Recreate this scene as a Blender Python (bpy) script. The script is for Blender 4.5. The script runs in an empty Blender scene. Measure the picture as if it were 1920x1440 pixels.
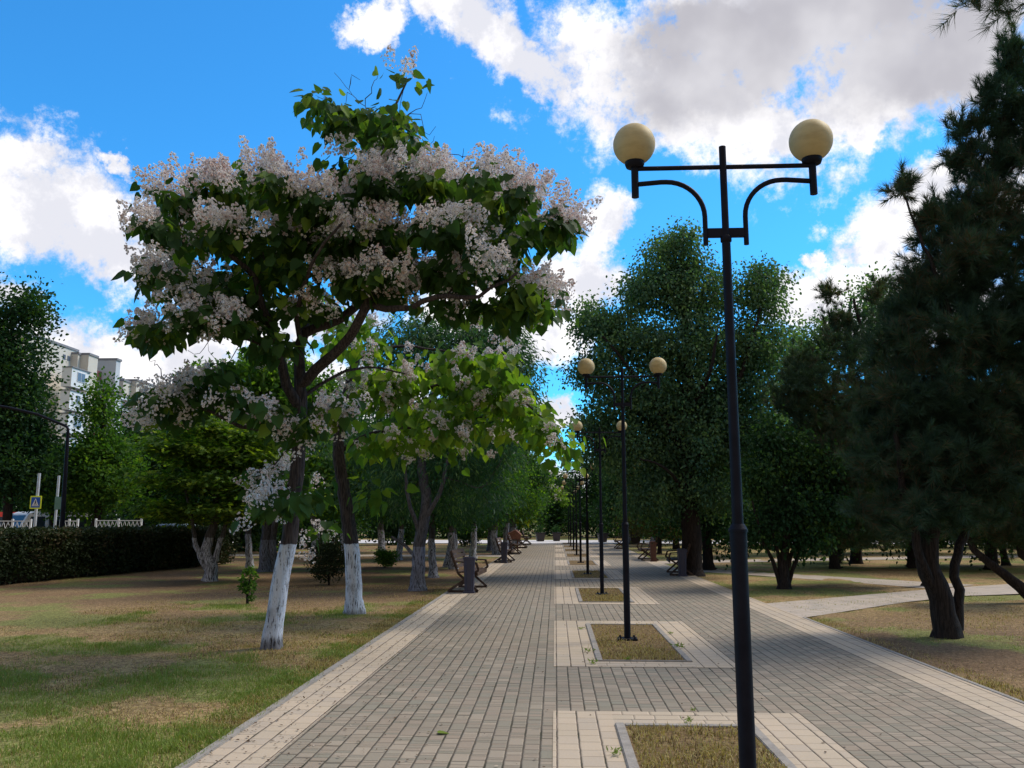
import bpy, bmesh, math, random
import numpy as np
from mathutils import Vector, Matrix

# ------------------------------------------------------------------ camera, sky, sun, exposure
scene = bpy.context.scene
COL = scene.collection
FPX, CAM_H = 1600.0, 1.6
PITCH = math.atan(257.0 / FPX)
YAW = math.atan2(81.0, FPX * math.cos(PITCH) + 257 * math.sin(PITCH))
cd = bpy.data.cameras.new("camera")
cam = bpy.data.objects.new("camera", cd)
COL.objects.link(cam)
cd.sensor_width = 36.0
cd.lens = FPX / 1920.0 * 36.0
cd.clip_start = 0.05
cd.clip_end = 3000
cam.location = (0, 0, CAM_H)
cam.rotation_euler = (math.pi / 2 + PITCH, 0, YAW)
scene.camera = cam

SUN_AZ, SUN_EL = math.radians(62), math.radians(50)
EXPOSURE = 0.8
SKY_STRENGTH = 0.1
sv = Vector((math.sin(SUN_AZ) * math.cos(SUN_EL), math.cos(SUN_AZ) * math.cos(SUN_EL), math.sin(SUN_EL)))
ld = bpy.data.lights.new("sun", 'SUN')
ld.energy = 1.9
ld.angle = math.radians(18)
ld.color = (1.0, 0.90, 0.76)
lo = bpy.data.objects.new("sun", ld)
COL.objects.link(lo)
lo.location = (0, 0, 40)
lo.rotation_euler = (-sv).to_track_quat('-Z', 'Y').to_euler()

vs = scene.view_settings
vs.view_transform = 'Standard'
vs.look = 'None'
vs.exposure = EXPOSURE
vs.gamma = 1
scene.render.engine = 'CYCLES'
cy = scene.cycles
cy.max_bounces = 6
cy.diffuse_bounces = 3
cy.glossy_bounces = 2
cy.transmission_bounces = 3
cy.transparent_max_bounces = 4
cy.use_denoising = True
cy.caustics_reflective = False
cy.caustics_refractive = False


def ray(u, v):
    x = u - 960.0
    y = v - 720.0
    fw = FPX * math.cos(PITCH) + y * math.sin(PITCH)
    up = FPX * math.sin(PITCH) - y * math.cos(PITCH)
    c, s = math.cos(YAW), math.sin(YAW)
    return (x * c - fw * s, x * s + fw * c, up)


def G(u, v):                       # point on the ground seen at photo pixel u, v
    d = ray(u, v)
    t = -CAM_H / d[2]
    return (d[0] * t, d[1] * t)


def at(u, v, Y):                   # point at distance Y along the walk
    d = ray(u, v)
    t = Y / d[1]
    return (d[0] * t, Y, CAM_H + d[2] * t)


def atx(u, v, X):                  # point on the plane x = X
    d = ray(u, v)
    t = X / d[0]
    return (X, d[1] * t, CAM_H + d[2] * t)


# ------------------------------------------------------------------ node helpers
class NT:
    def __init__(self, nt):
        self.nt = nt

    def n(self, typ, ins=None, **props):
        nd = self.nt.nodes.new(typ)
        for k, val in props.items():
            setattr(nd, k, val)
        if ins:
            for k, val in ins.items():
                s = nd.inputs[k]
                if isinstance(val, bpy.types.NodeSocket):
                    self.nt.links.new(val, s)
                else:
                    s.default_value = val
        return nd

    def m(self, op, a, b=0.0, c=0.0, clamp=False):
        nd = self.n('ShaderNodeMath', {0: a, 1: b, 2: c}, operation=op, use_clamp=clamp)
        return nd.outputs[0]

    def mix(self, f, a, b, blend='MIX'):
        nd = self.n('ShaderNodeMix', data_type='RGBA', blend_type=blend)
        for idx, val in ((0, f), (6, a), (7, b)):
            s = nd.inputs[idx]
            if isinstance(val, bpy.types.NodeSocket):
                self.nt.links.new(val, s)
            else:
                s.default_value = val if idx == 0 else (tuple(val) + (1,) if len(val) == 3 else val)
        return nd.outputs[2]

    def ss(self, x, lo, hi, a=0.0, b=1.0):
        nd = self.n('ShaderNodeMapRange', {0: x, 1: lo, 2: hi, 3: a, 4: b}, interpolation_type='SMOOTHSTEP')
        return nd.outputs[0]

    def noise(self, vec, scale, detail=3, rough=0.55, dim='3D'):
        ins = {'Scale': scale, 'Detail': detail, 'Roughness': rough}
        if vec is not None:
            ins['Vector'] = vec
        return self.n('ShaderNodeTexNoise', ins, noise_dimensions=dim).outputs[0]

    def vmul(self, vec, s):
        return self.n('ShaderNodeVectorMath', {0: vec, 1: s}, operation='MULTIPLY').outputs[0]

    def comb(self, x, y, z=0.0):
        return self.n('ShaderNodeCombineXYZ', {0: x, 1: y, 2: z}).outputs[0]

    def link(self, a, b):
        self.nt.links.new(a, b)


def new_mat(name):
    m = bpy.data.materials.new(name)
    m.use_nodes = True
    m.node_tree.nodes.clear()
    t = NT(m.node_tree)
    out = t.n('ShaderNodeOutputMaterial')
    return m, t, out


def bsdf(t, color, rough=0.7, spec=0.3, metallic=0.0, normal=None):
    ins = {'Base Color': color if isinstance(color, bpy.types.NodeSocket) else tuple(color) + (1,),
           'Roughness': rough, 'Specular IOR Level': spec, 'Metallic': metallic}
    if normal is not None:
        ins['Normal'] = normal
    return t.n('ShaderNodeBsdfPrincipled', ins)


# ------------------------------------------------------------------ sky with clouds
world = bpy.data.worlds.new("World")
scene.world = world
world.use_nodes = True
wt = world.node_tree
wt.nodes.clear()
W = NT(wt)
wout = W.n('ShaderNodeOutputWorld')
bg = W.n('ShaderNodeBackground', {'Strength': SKY_STRENGTH})
W.link(bg.outputs[0], wout.inputs[0])
sky = W.n('ShaderNodeTexSky', sky_type='NISHITA', sun_disc=False, sun_elevation=SUN_EL, sun_rotation=SUN_AZ,
          air_density=1.0, dust_density=0.3, ozone_density=2.5)
skycol = W.mix(1.0, sky.outputs[0], (0.25, 0.95, 1.38), 'MULTIPLY')
tc = W.n('ShaderNodeTexCoord')
direc = tc.outputs['Generated']
sep = W.n('ShaderNodeSeparateXYZ', {0: direc})
az = W.m('ARCTAN2', sep.outputs[0], sep.outputs[1])
el = W.m('ARCSINE', sep.outputs[2])
# ragged outline: bend the directions with noise before reading the cloud shapes
wn = W.n('ShaderNodeTexNoise', {'Vector': direc, 'Scale': 9.0, 'Detail': 6.0, 'Roughness': 0.6})
wsep = W.n('ShaderNodeSeparateXYZ', {0: wn.outputs['Color']})
azw = W.m('ADD', az, W.m('MULTIPLY', W.m('SUBTRACT', wsep.outputs[0], 0.5), 0.11))
elw = W.m('ADD', el, W.m('MULTIPLY', W.m('SUBTRACT', wsep.outputs[1], 0.5), 0.09))
wn2 = W.n('ShaderNodeTexNoise', {'Vector': direc, 'Scale': 34.0, 'Detail': 5.0, 'Roughness': 0.65})
wsep2 = W.n('ShaderNodeSeparateXYZ', {0: wn2.outputs['Color']})
azw = W.m('ADD', azw, W.m('MULTIPLY', W.m('SUBTRACT', wsep2.outputs[0], 0.5), 0.05))
elw = W.m('ADD', elw, W.m('MULTIPLY', W.m('SUBTRACT', wsep2.outputs[1], 0.5), 0.04))


def azel(u, v):
    d = Vector(ray(u, v)).normalized()
    return math.atan2(d.x, d.y), math.asin(d.z)


def blob_field(blobs):
    acc = None
    for (u, v, ru, rv, rot) in blobs:
        a, e = azel(u, v)
        da = ru / FPX * 1.02
        de = rv / FPX * 1.0
        x = W.m('SUBTRACT', azw, a)
        x = W.m('MULTIPLY', x, max(0.6, math.cos(e)))
        y = W.m('SUBTRACT', elw, e)
        c, s = math.cos(math.radians(rot)), math.sin(math.radians(rot))
        xr = W.m('ADD', W.m('MULTIPLY', x, c / da), W.m('MULTIPLY', y, s / da))
        yr = W.m('ADD', W.m('MULTIPLY', x, -s / de), W.m('MULTIPLY', y, c / de))
        d2 = W.m('ADD', W.m('MULTIPLY', xr, xr), W.m('MULTIPLY', yr, yr))
        f = W.m('SUBTRACT', 1.0, W.m('SQRT', d2))
        acc = f if acc is None else W.m('MAXIMUM', acc, f)
    return acc


# u, v, radius u, radius v, turn
CLOUDS = [(1480, 40, 470, 190, 8), (1700, 130, 330, 150, 20), (1180, 110, 200, 110, -20), (900, 60, 150, 60, -25), (1000, 130, 120, 60, -30), (860, 20, 110, 40, 0),
          (1330, 200, 160, 95, -10), (1450, 250, 130, 60, 0), (700, 50, 75, 38, 15), (1650, 250, 90, 40, 10),
          (60, 370, 200, 120, -20), (200, 470, 190, 70, -22), (15, 300, 110, 60, 0), (190, 320, 60, 20, -20),
          (250, 680, 330, 105, 0), (480, 620, 260, 60, 10), (20, 540, 60, 45, 0), (560, 760, 400, 90, 0),
          (1150, 420, 60, 70, 0), (1090, 520, 120, 95, 10), (1000, 640, 150, 80, 0), (900, 600, 160, 60, 0),
          (1040, 790, 90, 30, 0), (1640, 440, 100, 80, 25), (1740, 370, 110, 60, 25), (1500, 560, 90, 60, 0),
          (1545, 490, 30, 24, 0), (1700, 560, 260, 110, 0), (-300, 420, 260, 160, 0), (2200, 300, 300, 200, 0),
          (-500, 750, 400, 90, 0), (2400, 700, 400, 120, 0), (960, 915, 1700, 75, 0)]
GREY = [(1560, 40, 380, 130, 8), (1330, 60, 170, 80, 0), (1780, 60, 260, 150, 15)]
F = blob_field(CLOUDS)
GF = blob_field(GREY)
# unseen broken cloud added overhead and behind the camera to neutralise ambient light
over = W.m('MAXIMUM', W.m('MULTIPLY', sep.outputs[1], -1.3), W.m('MULTIPLY', W.m('SUBTRACT', sep.outputs[2], 0.70), 4.0))
F = W.m('MAXIMUM', F, W.m('MINIMUM', W.m('SUBTRACT', over, 0.15), 0.6))
fb1 = W.noise(direc, 15.0, 11, 0.68)
fb2 = W.noise(direc, 5.0, 5, 0.55)
dens = W.m('ADD', F, W.m('MULTIPLY', W.m('SUBTRACT', fb1, 0.52), 1.75))
dens = W.m('ADD', dens, W.m('MULTIPLY', W.m('SUBTRACT', fb2, 0.5), 0.3))
fbh = W.noise(direc, 48.0, 7, 0.7)
dens = W.m('ADD', dens, W.m('MULTIPLY', W.m('SUBTRACT', fbh, 0.5), 0.9))
alpha = W.ss(dens, -0.02, 0.52)
thick = W.ss(W.m('ADD', W.m('MULTIPLY', GF, 1.0), W.m('MULTIPLY', W.m('SUBTRACT', fb2, 0.5), 1.1)), -0.12, 0.55)
offs = W.n('ShaderNodeVectorMath', {0: direc, 1: (0.012, 0.0, 0.028)}, operation='ADD').outputs[0]
fb3 = W.noise(offs, 14.0, 6, 0.6)
puff = W.ss(W.m('SUBTRACT', fb1, fb3), -0.12, 0.14)
white = W.mix(puff, (4.7, 4.75, 5.2), (6.6, 6.5, 6.6))
ccol = W.mix(W.m('MULTIPLY', thick, 0.95), white, W.mix(W.ss(W.noise(direc, 7.0, 4, 0.5), 0.35, 0.65), (3.0, 2.95, 3.25), (4.4, 4.35, 4.6)))
ccol = W.mix(W.m('MULTIPLY', W.ss(sep.outputs[1], 0.15, -0.35), 0.8), ccol, (1.7, 1.6, 1.55))  # unseen cloud behind the camera, darkened so tree fronts get less light
final = W.mix(alpha, skycol, ccol)
W.link(final, bg.inputs['Color'])

# ------------------------------------------------------------------ object helpers
def empty(name, loc):
    o = bpy.data.objects.new(name, None)
    o.empty_display_size = 0.3
    o.location = loc
    COL.objects.link(o)
    return o


def tag(o, label=None, cat=None, group=None, kind=None):
    if label:
        o["label"] = label
    if cat:
        o["category"] = cat
    if group:
        o["group"] = group
    if kind:
        o["kind"] = kind
    return o


def np_mesh(name, V, faces_idx, loop_start, mats, parent=None, smooth=False, midx=None, attrs=None, uvs=None):
    V = np.asarray(V, dtype=np.float32)
    me = bpy.data.meshes.new(name)
    me.vertices.add(len(V))
    me.vertices.foreach_set("co", V.ravel())
    me.loops.add(len(faces_idx))
    me.loops.foreach_set("vertex_index", np.asarray(faces_idx, dtype=np.int32))
    me.polygons.add(len(loop_start))
    me.polygons.foreach_set("loop_start", np.asarray(loop_start, dtype=np.int32))
    if midx is not None:
        me.polygons.foreach_set("material_index", np.asarray(midx, dtype=np.int32))
    me.polygons.foreach_set("use_smooth", np.full(len(loop_start), bool(smooth)))
    if not isinstance(mats, (list, tuple)):
        mats = [mats]
    for m in mats:
        me.materials.append(m)
    if uvs is not None:
        ul = me.uv_layers.new(name="UVMap")
        ul.data.foreach_set("uv", np.asarray(uvs, dtype=np.float32).ravel())
    if attrs:
        for k, arr in attrs.items():
            a = me.attributes.new(k, 'FLOAT', 'POINT')
            a.data.foreach_set("value", np.asarray(arr, dtype=np.float32))
    me.update(calc_edges=True)
    o = bpy.data.objects.new(name, me)
    COL.objects.link(o)
    if parent is not None:
        o.parent = parent
    return o


class MB:
    """collects simple solids, then links them as one mesh"""
    def __init__(self):
        self.v = []
        self.f = []
        self.mi = []
        self.sm = []

    def add(self, vs_, fs_, mi=0, smooth=False):
        o = len(self.v)
        self.v += [tuple(p) for p in vs_]
        for f in fs_:
            self.f.append(tuple(i + o for i in f))
            self.mi.append(mi)
            self.sm.append(smooth)

    def box(self, x0, x1, y0, y1, z0, z1, mi=0, bev=0.0):
        if bev > 0:
            bm = bmesh.new()
            bmesh.ops.create_cube(bm, size=1)
            for v in bm.verts:
                v.co = Vector(((x0 + x1) / 2 + v.co.x * (x1 - x0), (y0 + y1) / 2 + v.co.y * (y1 - y0), (z0 + z1) / 2 + v.co.z * (z1 - z0)))
            bmesh.ops.bevel(bm, geom=bm.edges[:], offset=bev, segments=2, affect='EDGES')
            bm.verts.index_update()
            self.add([v.co for v in bm.verts], [[v.index for v in f.verts] for f in bm.faces], mi)
            bm.free()
            return
        vs_ = [(x, y, z) for x in (x0, x1) for y in (y0, y1) for z in (z0, z1)]
        self.add(vs_, [(0, 1, 3, 2), (4, 6, 7, 5), (0, 4, 5, 1), (2, 3, 7, 6), (0, 2, 6, 4), (1, 5, 7, 3)], mi)

    def bar(self, p, q, w, h, mi=0, up=(0, 0, 1)):
        p, q = Vector(p), Vector(q)
        d = (q - p).normalized()
        s = d.cross(Vector(up))
        if s.length < 1e-4:
            s = d.cross(Vector((0, 1, 0)))
        s.normalize()
        t = s.cross(d)
        vs_ = []
        for e in (p, q):
            for a, b in ((-1, -1), (1, -1), (1, 1), (-1, 1)):
                vs_.append(e + s * (a * w / 2) + t * (b * h / 2))
        self.add(vs_, [(0, 1, 2, 3), (7, 6, 5, 4), (0, 4, 5, 1), (1, 5, 6, 2), (2, 6, 7, 3), (3, 7, 4, 0)], mi)

    def tube(self, pts, r, sides=10, mi=0, caps=True):
        pts = [Vector(p) for p in pts]
        rs = r if isinstance(r, (list, tuple)) else [r] * len(pts)
        prev = None
        rings = []
        for i, p in enumerate(pts):
            d = (pts[min(i + 1, len(pts) - 1)] - pts[max(i - 1, 0)]).normalized()
            if prev is None:
                a = Vector((1, 0, 0)) if abs(d.x) < 0.8 else Vector((0, 1, 0))
                s = (a - d * a.dot(d)).normalized()
            else:
                s = (prev - d * prev.dot(d)).normalized()
            prev = s
            t = d.cross(s)
            rings.append([p + (s * math.cos(k * 2 * math.pi / sides) + t * math.sin(k * 2 * math.pi / sides)) * rs[i] for k in range(sides)])
        vs_ = [v for rg in rings for v in rg]
        fs_ = []
        for i in range(len(rings) - 1):
            for k in range(sides):
                k2 = (k + 1) % sides
                fs_.append((i * sides + k, i * sides + k2, (i + 1) * sides + k2, (i + 1) * sides + k))
        self.add(vs_, fs_, mi, True)
        if caps:
            self.add(rings[0], [tuple(range(sides))[::-1]], mi)
            self.add(rings[-1], [tuple(range(sides))], mi)

    def lathe(self, prof, c=(0, 0, 0), sides=20, mi=0):
        vs_ = []
        for (r, z) in prof:
            for k in range(sides):
                a = k * 2 * math.pi / sides
                vs_.append((c[0] + r * math.cos(a), c[1] + r * math.sin(a), c[2] + z))
        fs_ = []
        for i in range(len(prof) - 1):
            for k in range(sides):
                k2 = (k + 1) % sides
                fs_.append((i * sides + k, i * sides + k2, (i + 1) * sides + k2, (i + 1) * sides + k))
        self.add(vs_, fs_, mi, True)
        self.add(vs_[:sides], [tuple(range(sides))[::-1]], mi)
        self.add(vs_[-sides:], [tuple(range(sides))], mi)

    def build(self, name, mats, parent=None, loc=None):
        me = bpy.data.meshes.new(name)
        me.from_pydata([tuple(v) for v in self.v], [], self.f)
        if not isinstance(mats, (list, tuple)):
            mats = [mats]
        for m in mats:
            me.materials.append(m)
        me.polygons.foreach_set("material_index", np.array(self.mi, dtype=np.int32))
        me.polygons.foreach_set("use_smooth", np.array(self.sm, dtype=bool))
        bm = bmesh.new()
        bm.from_mesh(me)
        bmesh.ops.recalc_face_normals(bm, faces=bm.faces[:])
        bm.to_mesh(me)
        bm.free()
        me.update()
        o = bpy.data.objects.new(name, me)
        COL.objects.link(o)
        if parent is not None:
            o.parent = parent
        if loc is not None:
            o.location = loc
        return o


def copy_thing(root, loc, rotz=0.0, scale=1.0, label=None, group=None, tilt=(0, 0)):
    r = root.copy()
    COL.objects.link(r)
    r.location = loc
    r.rotation_euler = (tilt[0], tilt[1], rotz)
    r.scale = (scale, scale, scale) if not isinstance(scale, tuple) else scale
    if label:
        r["label"] = label
    if group:
        r["group"] = group
    for ch in list(root.children):
        c = ch.copy()
        COL.objects.link(c)
        c.parent = r
        for g in list(ch.children):
            d = g.copy()
            COL.objects.link(d)
            d.parent = c
    return r


# ------------------------------------------------------------------ value noise for patches
_rngN = np.random.default_rng(5)
_TAB = _rngN.random((256, 256))


def vnoise(x, y):
    xi = np.floor(x).astype(int)
    yi = np.floor(y).astype(int)
    fx = x - xi
    fy = y - yi
    fx = fx * fx * (3 - 2 * fx)
    fy = fy * fy * (3 - 2 * fy)
    a = _TAB[xi & 255, yi & 255]
    b = _TAB[(xi + 1) & 255, yi & 255]
    c = _TAB[xi & 255, (yi + 1) & 255]
    d = _TAB[(xi + 1) & 255, (yi + 1) & 255]
    return (a * (1 - fx) + b * fx) * (1 - fy) + (c * (1 - fx) + d * fx) * fy


def fbm(x, y, s, o=4):
    r = 0
    amp = 0.5
    tot = 0
    for i in range(o):
        r = r + amp * vnoise(x * s + 17.3 * i, y * s + 9.1 * i)
        tot += amp
        amp *= 0.55
        s *= 2.1
    return r / tot


def greenness(x, y):
    """how green the lawn is: fresh near the walk in front, dry further back"""
    n = fbm(x, y, 0.8, 5)
    base = np.where(x < 0, 0.56 - 0.36 * np.clip((y - 8.5) / 4.0, 0, 1) + 0.10 * np.clip((y - 26) / 6, 0, 1), 0.16 + 0.36 * np.clip((y - 15) / 4, 0, 1))
    return np.clip(base + (n - 0.5) * 2.7, 0, 1)


def brownness(x, y):
    """bare needle-littered earth: back of the left lawn and under the pines"""
    n = fbm(x + 40, y, 0.35, 4)
    b = np.where(x < 0, np.clip((y - 13) / 4, 0, 1), np.clip(1.25 - np.abs(y - 11.5) / 6, 0, 1))
    return np.clip(b * 0.95 + (n - 0.5) * 1.6, 0, 1)


# ------------------------------------------------------------------ materials
def mat_pavers(name, w, L, c1, c2, c3, joint, jw, jl, moss=0.6, warp=0.22, split=0.0):
    m, t, out = new_mat(name)
    uv = t.n('ShaderNodeUVMap').outputs[0]
    nz = t.n('ShaderNodeTexNoise', {'Vector': uv, 'Scale': 9.0, 'Detail': 2.0})
    ns = t.n('ShaderNodeSeparateXYZ', {0: nz.outputs['Color']})
    sp = t.n('ShaderNodeSeparateXYZ', {0: uv})
    u = t.m('ADD', sp.outputs[0], t.m('MULTIPLY', t.m('SUBTRACT', ns.outputs[0], 0.5), 0.010))
    v = t.m('ADD', sp.outputs[1], t.m('MULTIPLY', t.m('SUBTRACT', ns.outputs[1], 0.5), 0.014))
    uc = t.m('DIVIDE', u, w)
    col = t.m('FLOOR', uc)
    fu = t.m('FRACT', uc)
    r1 = t.n('ShaderNodeTexWhiteNoise', {'W': col}, noise_dimensions='1D').outputs[0]
    vv = t.m('ADD', t.m('DIVIDE', v, L), t.m('MULTIPLY', r1, 7.3))
    vv = t.m('ADD', vv, t.m('MULTIPLY', t.m('SINE', t.m('ADD', t.m('MULTIPLY', v, 2.6 / L), t.m('MULTIPLY', r1, 40.0))), warp))
    row = t.m('FLOOR', vv)
    fv = t.m('FRACT', vv)
    if split:
        row = t.m('ADD', t.m('MULTIPLY', row, 2.0), t.m('GREATER_THAN', fv, split))
    rnd = t.n('ShaderNodeTexWhiteNoise', {'Vector': t.comb(col, row)}, noise_dimensions='2D')
    du = t.m('MULTIPLY', t.m('MINIMUM', fu, t.m('SUBTRACT', 1.0, fu)), w)
    ev = t.m('MINIMUM', fv, t.m('SUBTRACT', 1.0, fv))
    if split:
        ev = t.m('MINIMUM', ev, t.m('ABSOLUTE', t.m('SUBTRACT', fv, split)))
    dv = t.m('MULTIPLY', ev, L)
    mossn = t.noise(uv, 2.3, 4, 0.6)
    grit = t.noise(uv, 60.0, 3, 0.7)
    jwid = t.m('MULTIPLY', jw, t.m('ADD', 0.55, t.m('MULTIPLY', grit, t.m('MULTIPLY', mossn, 4.6))))
    ju = t.ss(t.m('DIVIDE', du, jwid), 0.35, 1.0, 1.0, 0.0)
    jv = t.ss(t.m('DIVIDE', dv, jl), 0.3, 1.0, 0.75, 0.0)
    jm = t.m('MAXIMUM', ju, jv)
    base = t.mix(rnd.outputs[0], c1, c2)
    rs = t.n('ShaderNodeSeparateXYZ', {0: rnd.outputs[1]})
    base = t.mix(t.ss(rs.outputs[1], 0.55, 1.0), base, c3)
    big = t.noise(uv, 0.55, 3, 0.5)
    base = t.mix(t.m('MULTIPLY', t.ss(big, 0.35, 0.7), 0.32), base, tuple(x * 0.72 for x in c2))
    base = t.mix(1.0, base, t.mix(t.m('MULTIPLY', grit, 1.0), (0.82, 0.82, 0.82), (1.14, 1.14, 1.14)), 'MULTIPLY')
    spot = t.ss(t.noise(uv, 4.5, 5, 0.7), 0.62, 0.75)
    base = t.mix(t.m('MULTIPLY', spot, 0.5), base, tuple(x * 0.55 for x in c1))
    jc = t.mix(t.ss(mossn, 0.45, 0.7), joint, (0.035, 0.034, 0.018))
    base = t.mix(jm, base, jc)
    hgt = t.m('MULTIPLY', t.ss(t.m('MINIMUM', du, dv), 0.0, 0.016), 1.0)
    hgt = t.m('ADD', hgt, t.m('MULTIPLY', grit, 0.16))
    hgt = t.m('ADD', hgt, t.m('MULTIPLY', rs.outputs[2], 0.25))
    bmp = t.n('ShaderNodeBump', {'Strength': 0.6, 'Distance': 0.008, 'Height': hgt})
    b = bsdf(t, base, 0.82, 0.25, normal=bmp.outputs[0])
    t.link(b.outputs[0], out.inputs[0])
    return m


def mat_noise(name, ca, cb, scale=6, rough=0.8, spec=0.2, detail=5, bump=0.0, bscale=None, stretch=(1, 1, 1), metallic=0.0):
    m, t, out = new_mat(name)
    tcn = t.n('ShaderNodeTexCoord').outputs['Object']
    vec = t.vmul(tcn, stretch)
    f = t.ss(t.noise(vec, scale, detail, 0.6), 0.3, 0.7)
    c = t.mix(f, ca, cb)
    nrm = None
    if bump > 0:
        nrm = t.n('ShaderNodeBump', {'Strength': bump, 'Distance': 0.02, 'Height': t.noise(vec, bscale or scale * 3, 4, 0.6)}).outputs[0]
    b = bsdf(t, c, rough, spec, metallic, nrm)
    t.link(b.outputs[0], out.inputs[0])
    return m


def mat_bark(name, ca, cb, white_h=None, wcol=(0.74, 0.77, 0.86), white_lo=-1.0, cover=0.5):
    m, t, out = new_mat(name)
    oc = t.n('ShaderNodeTexCoord').outputs['Object']
    st = t.vmul(oc, (1, 1, 0.09))
    fis = t.noise(st, 52.0, 4, 0.62)
    fine = t.noise(t.vmul(oc, (1, 1, 0.4)), 90.0, 3, 0.6)
    c = t.mix(t.ss(fis, 0.38, 0.62), ca, cb)
    if white_h:
        z = t.n('ShaderNodeSeparateXYZ', {0: oc}).outputs[2]
        edge = t.m('ADD', z, t.m('MULTIPLY', t.m('SUBTRACT', t.noise(oc, 16.0, 3), 0.5), 0.05))
        lim = t.ss(edge, white_h - 0.008, white_h + 0.008, 1.0, 0.0)
        low = t.ss(edge, 0.02 + white_lo, 0.16 + white_lo, 0.25, 1.0)
        worn = t.ss(t.m('ADD', fis, t.m('MULTIPLY', t.m('SUBTRACT', fine, 0.5), 0.3)), cover - 0.10, cover + 0.05)
        patch = t.ss(t.noise(oc, 3.2, 3), 0.25, 0.5, 0.55, 1.0)
        f = t.m('MULTIPLY', t.m('MULTIPLY', lim, low), t.m('MULTIPLY', worn, patch))
        wc = t.mix(fine, tuple(x * 0.8 for x in wcol), wcol)
        c = t.mix(f, c, wc)
    bmp = t.n('ShaderNodeBump', {'Strength': 0.9, 'Distance': 0.03, 'Height': t.m('ADD', fis, t.m('MULTIPLY', fine, 0.3))})
    b = bsdf(t, c, 0.9, 0.15, normal=bmp.outputs[0])
    t.link(b.outputs[0], out.inputs[0])
    return m


def mat_leaf(name, ca, cb, cc=None, cc_amt=0.12, trans=0.35, rough=0.6, clump=0.8, spec=0.12, tcol=(1.5, 1.7, 0.5)):
    m, t, out = new_mat(name)
    geo = t.n('ShaderNodeNewGeometry')
    rnd = geo.outputs['Random Per Island']
    oc = t.n('ShaderNodeTexCoord').outputs['Object']
    cl = t.ss(t.noise(oc, clump, 3, 0.6), 0.32, 0.68)
    f = t.m('ADD', t.m('MULTIPLY', rnd, 0.5), t.m('MULTIPLY', cl, 0.5))
    c = t.mix(f, ca, cb)
    if cc:
        sel = t.ss(t.m('ADD', t.m('FRACT', t.m('MULTIPLY', rnd, 17.3)), t.m('MULTIPLY', t.m('SUBTRACT', cl, 0.5), 0.5)), 1.0 - cc_amt * 1.6, 1.0 - cc_amt * 0.4)
        c = t.mix(sel, c, cc)
    b = bsdf(t, c, rough, spec)
    tr = t.n('ShaderNodeBsdfTranslucent', {'Color': t.mix(1.0, c, tcol, 'MULTIPLY')})
    mx = t.n('ShaderNodeMixShader', {0: trans})
    t.link(b.outputs[0], mx.inputs[1])
    t.link(tr.outputs[0], mx.inputs[2])
    t.link(mx.outputs[0], out.inputs[0])
    return m


def mat_plain(name, col, rough=0.6, spec=0.3, metallic=0.0, vary=0.12, scale=5.0):
    return mat_noise(name, tuple(x * (1 - vary) for x in col), tuple(min(1, x * (1 + vary)) for x in col), scale, rough, spec, 4, metallic=metallic)


M = {}
M['paver'] = mat_pavers('paver_grey', 0.12, 0.178, (0.238, 0.220, 0.170), (0.302, 0.242, 0.184), (0.345, 0.287, 0.220), (0.085, 0.068, 0.050), 0.0056, 0.0070, warp=0.28, split=0.64)
M['beige'] = mat_pavers('paver_beige', 0.163, 0.20, (0.47, 0.385, 0.285), (0.51, 0.41, 0.305), (0.44, 0.365, 0.285), (0.14, 0.105, 0.08), 0.005, 0.0045, warp=0.1)
M['path'] = mat_pavers('path_slabs', 0.2, 0.3, (0.44, 0.37, 0.30), (0.48, 0.40, 0.33), (0.38, 0.33, 0.28), (0.2, 0.17, 0.14), 0.006, 0.005, warp=0.05)
M['kerb'] = mat_noise('concrete_kerb', (0.24, 0.22, 0.20), (0.33, 0.30, 0.27), 8, 0.9, 0.15, 6, 0.4, 40)
M['road'] = mat_noise('road_concrete', (0.50, 0.47, 0.45), (0.62, 0.58, 0.56), 0.4, 0.9, 0.15, 6)
M['metal'] = mat_noise('black_paint', (0.006, 0.006, 0.011), (0.011, 0.011, 0.018), 7, 0.5, 0.12, 4, 0.06, 60)
M['globe'] = None
M['wood'] = mat_noise('bench_wood', (0.055, 0.035, 0.028), (0.11, 0.07, 0.05), 12, 0.65, 0.25, 5, 0.3, 40, (1, 0.15, 1))
M['iron'] = mat_plain('bench_iron', (0.03, 0.022, 0.022), 0.5, 0.4)
M['bin'] = mat_plain('bin_blue', (0.05, 0.05, 0.085), 0.45, 0.4)
M['binbrown'] = mat_plain('bin_brown', (0.13, 0.06, 0.045), 0.55, 0.3)
M['straw'] = None

# cream globe: slightly see-through plastic
m, t, out = new_mat('cream_globe')
oc = t.n('ShaderNodeTexCoord').outputs['Object']
dirt = t.ss(t.noise(t.vmul(oc, (1, 1, 3)), 9.0, 5, 0.6), 0.35, 0.75)
gc = t.mix(dirt, (0.54, 0.425, 0.22), (0.44, 0.34, 0.17))
b = bsdf(t, gc, 0.6, 0.22)
b.inputs['Subsurface Weight'].default_value = 0.25
b.inputs['Subsurface Radius'].default_value = (0.12, 0.1, 0.06)
t.link(b.outputs[0], out.inputs[0])
M['globe'] = m

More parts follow.
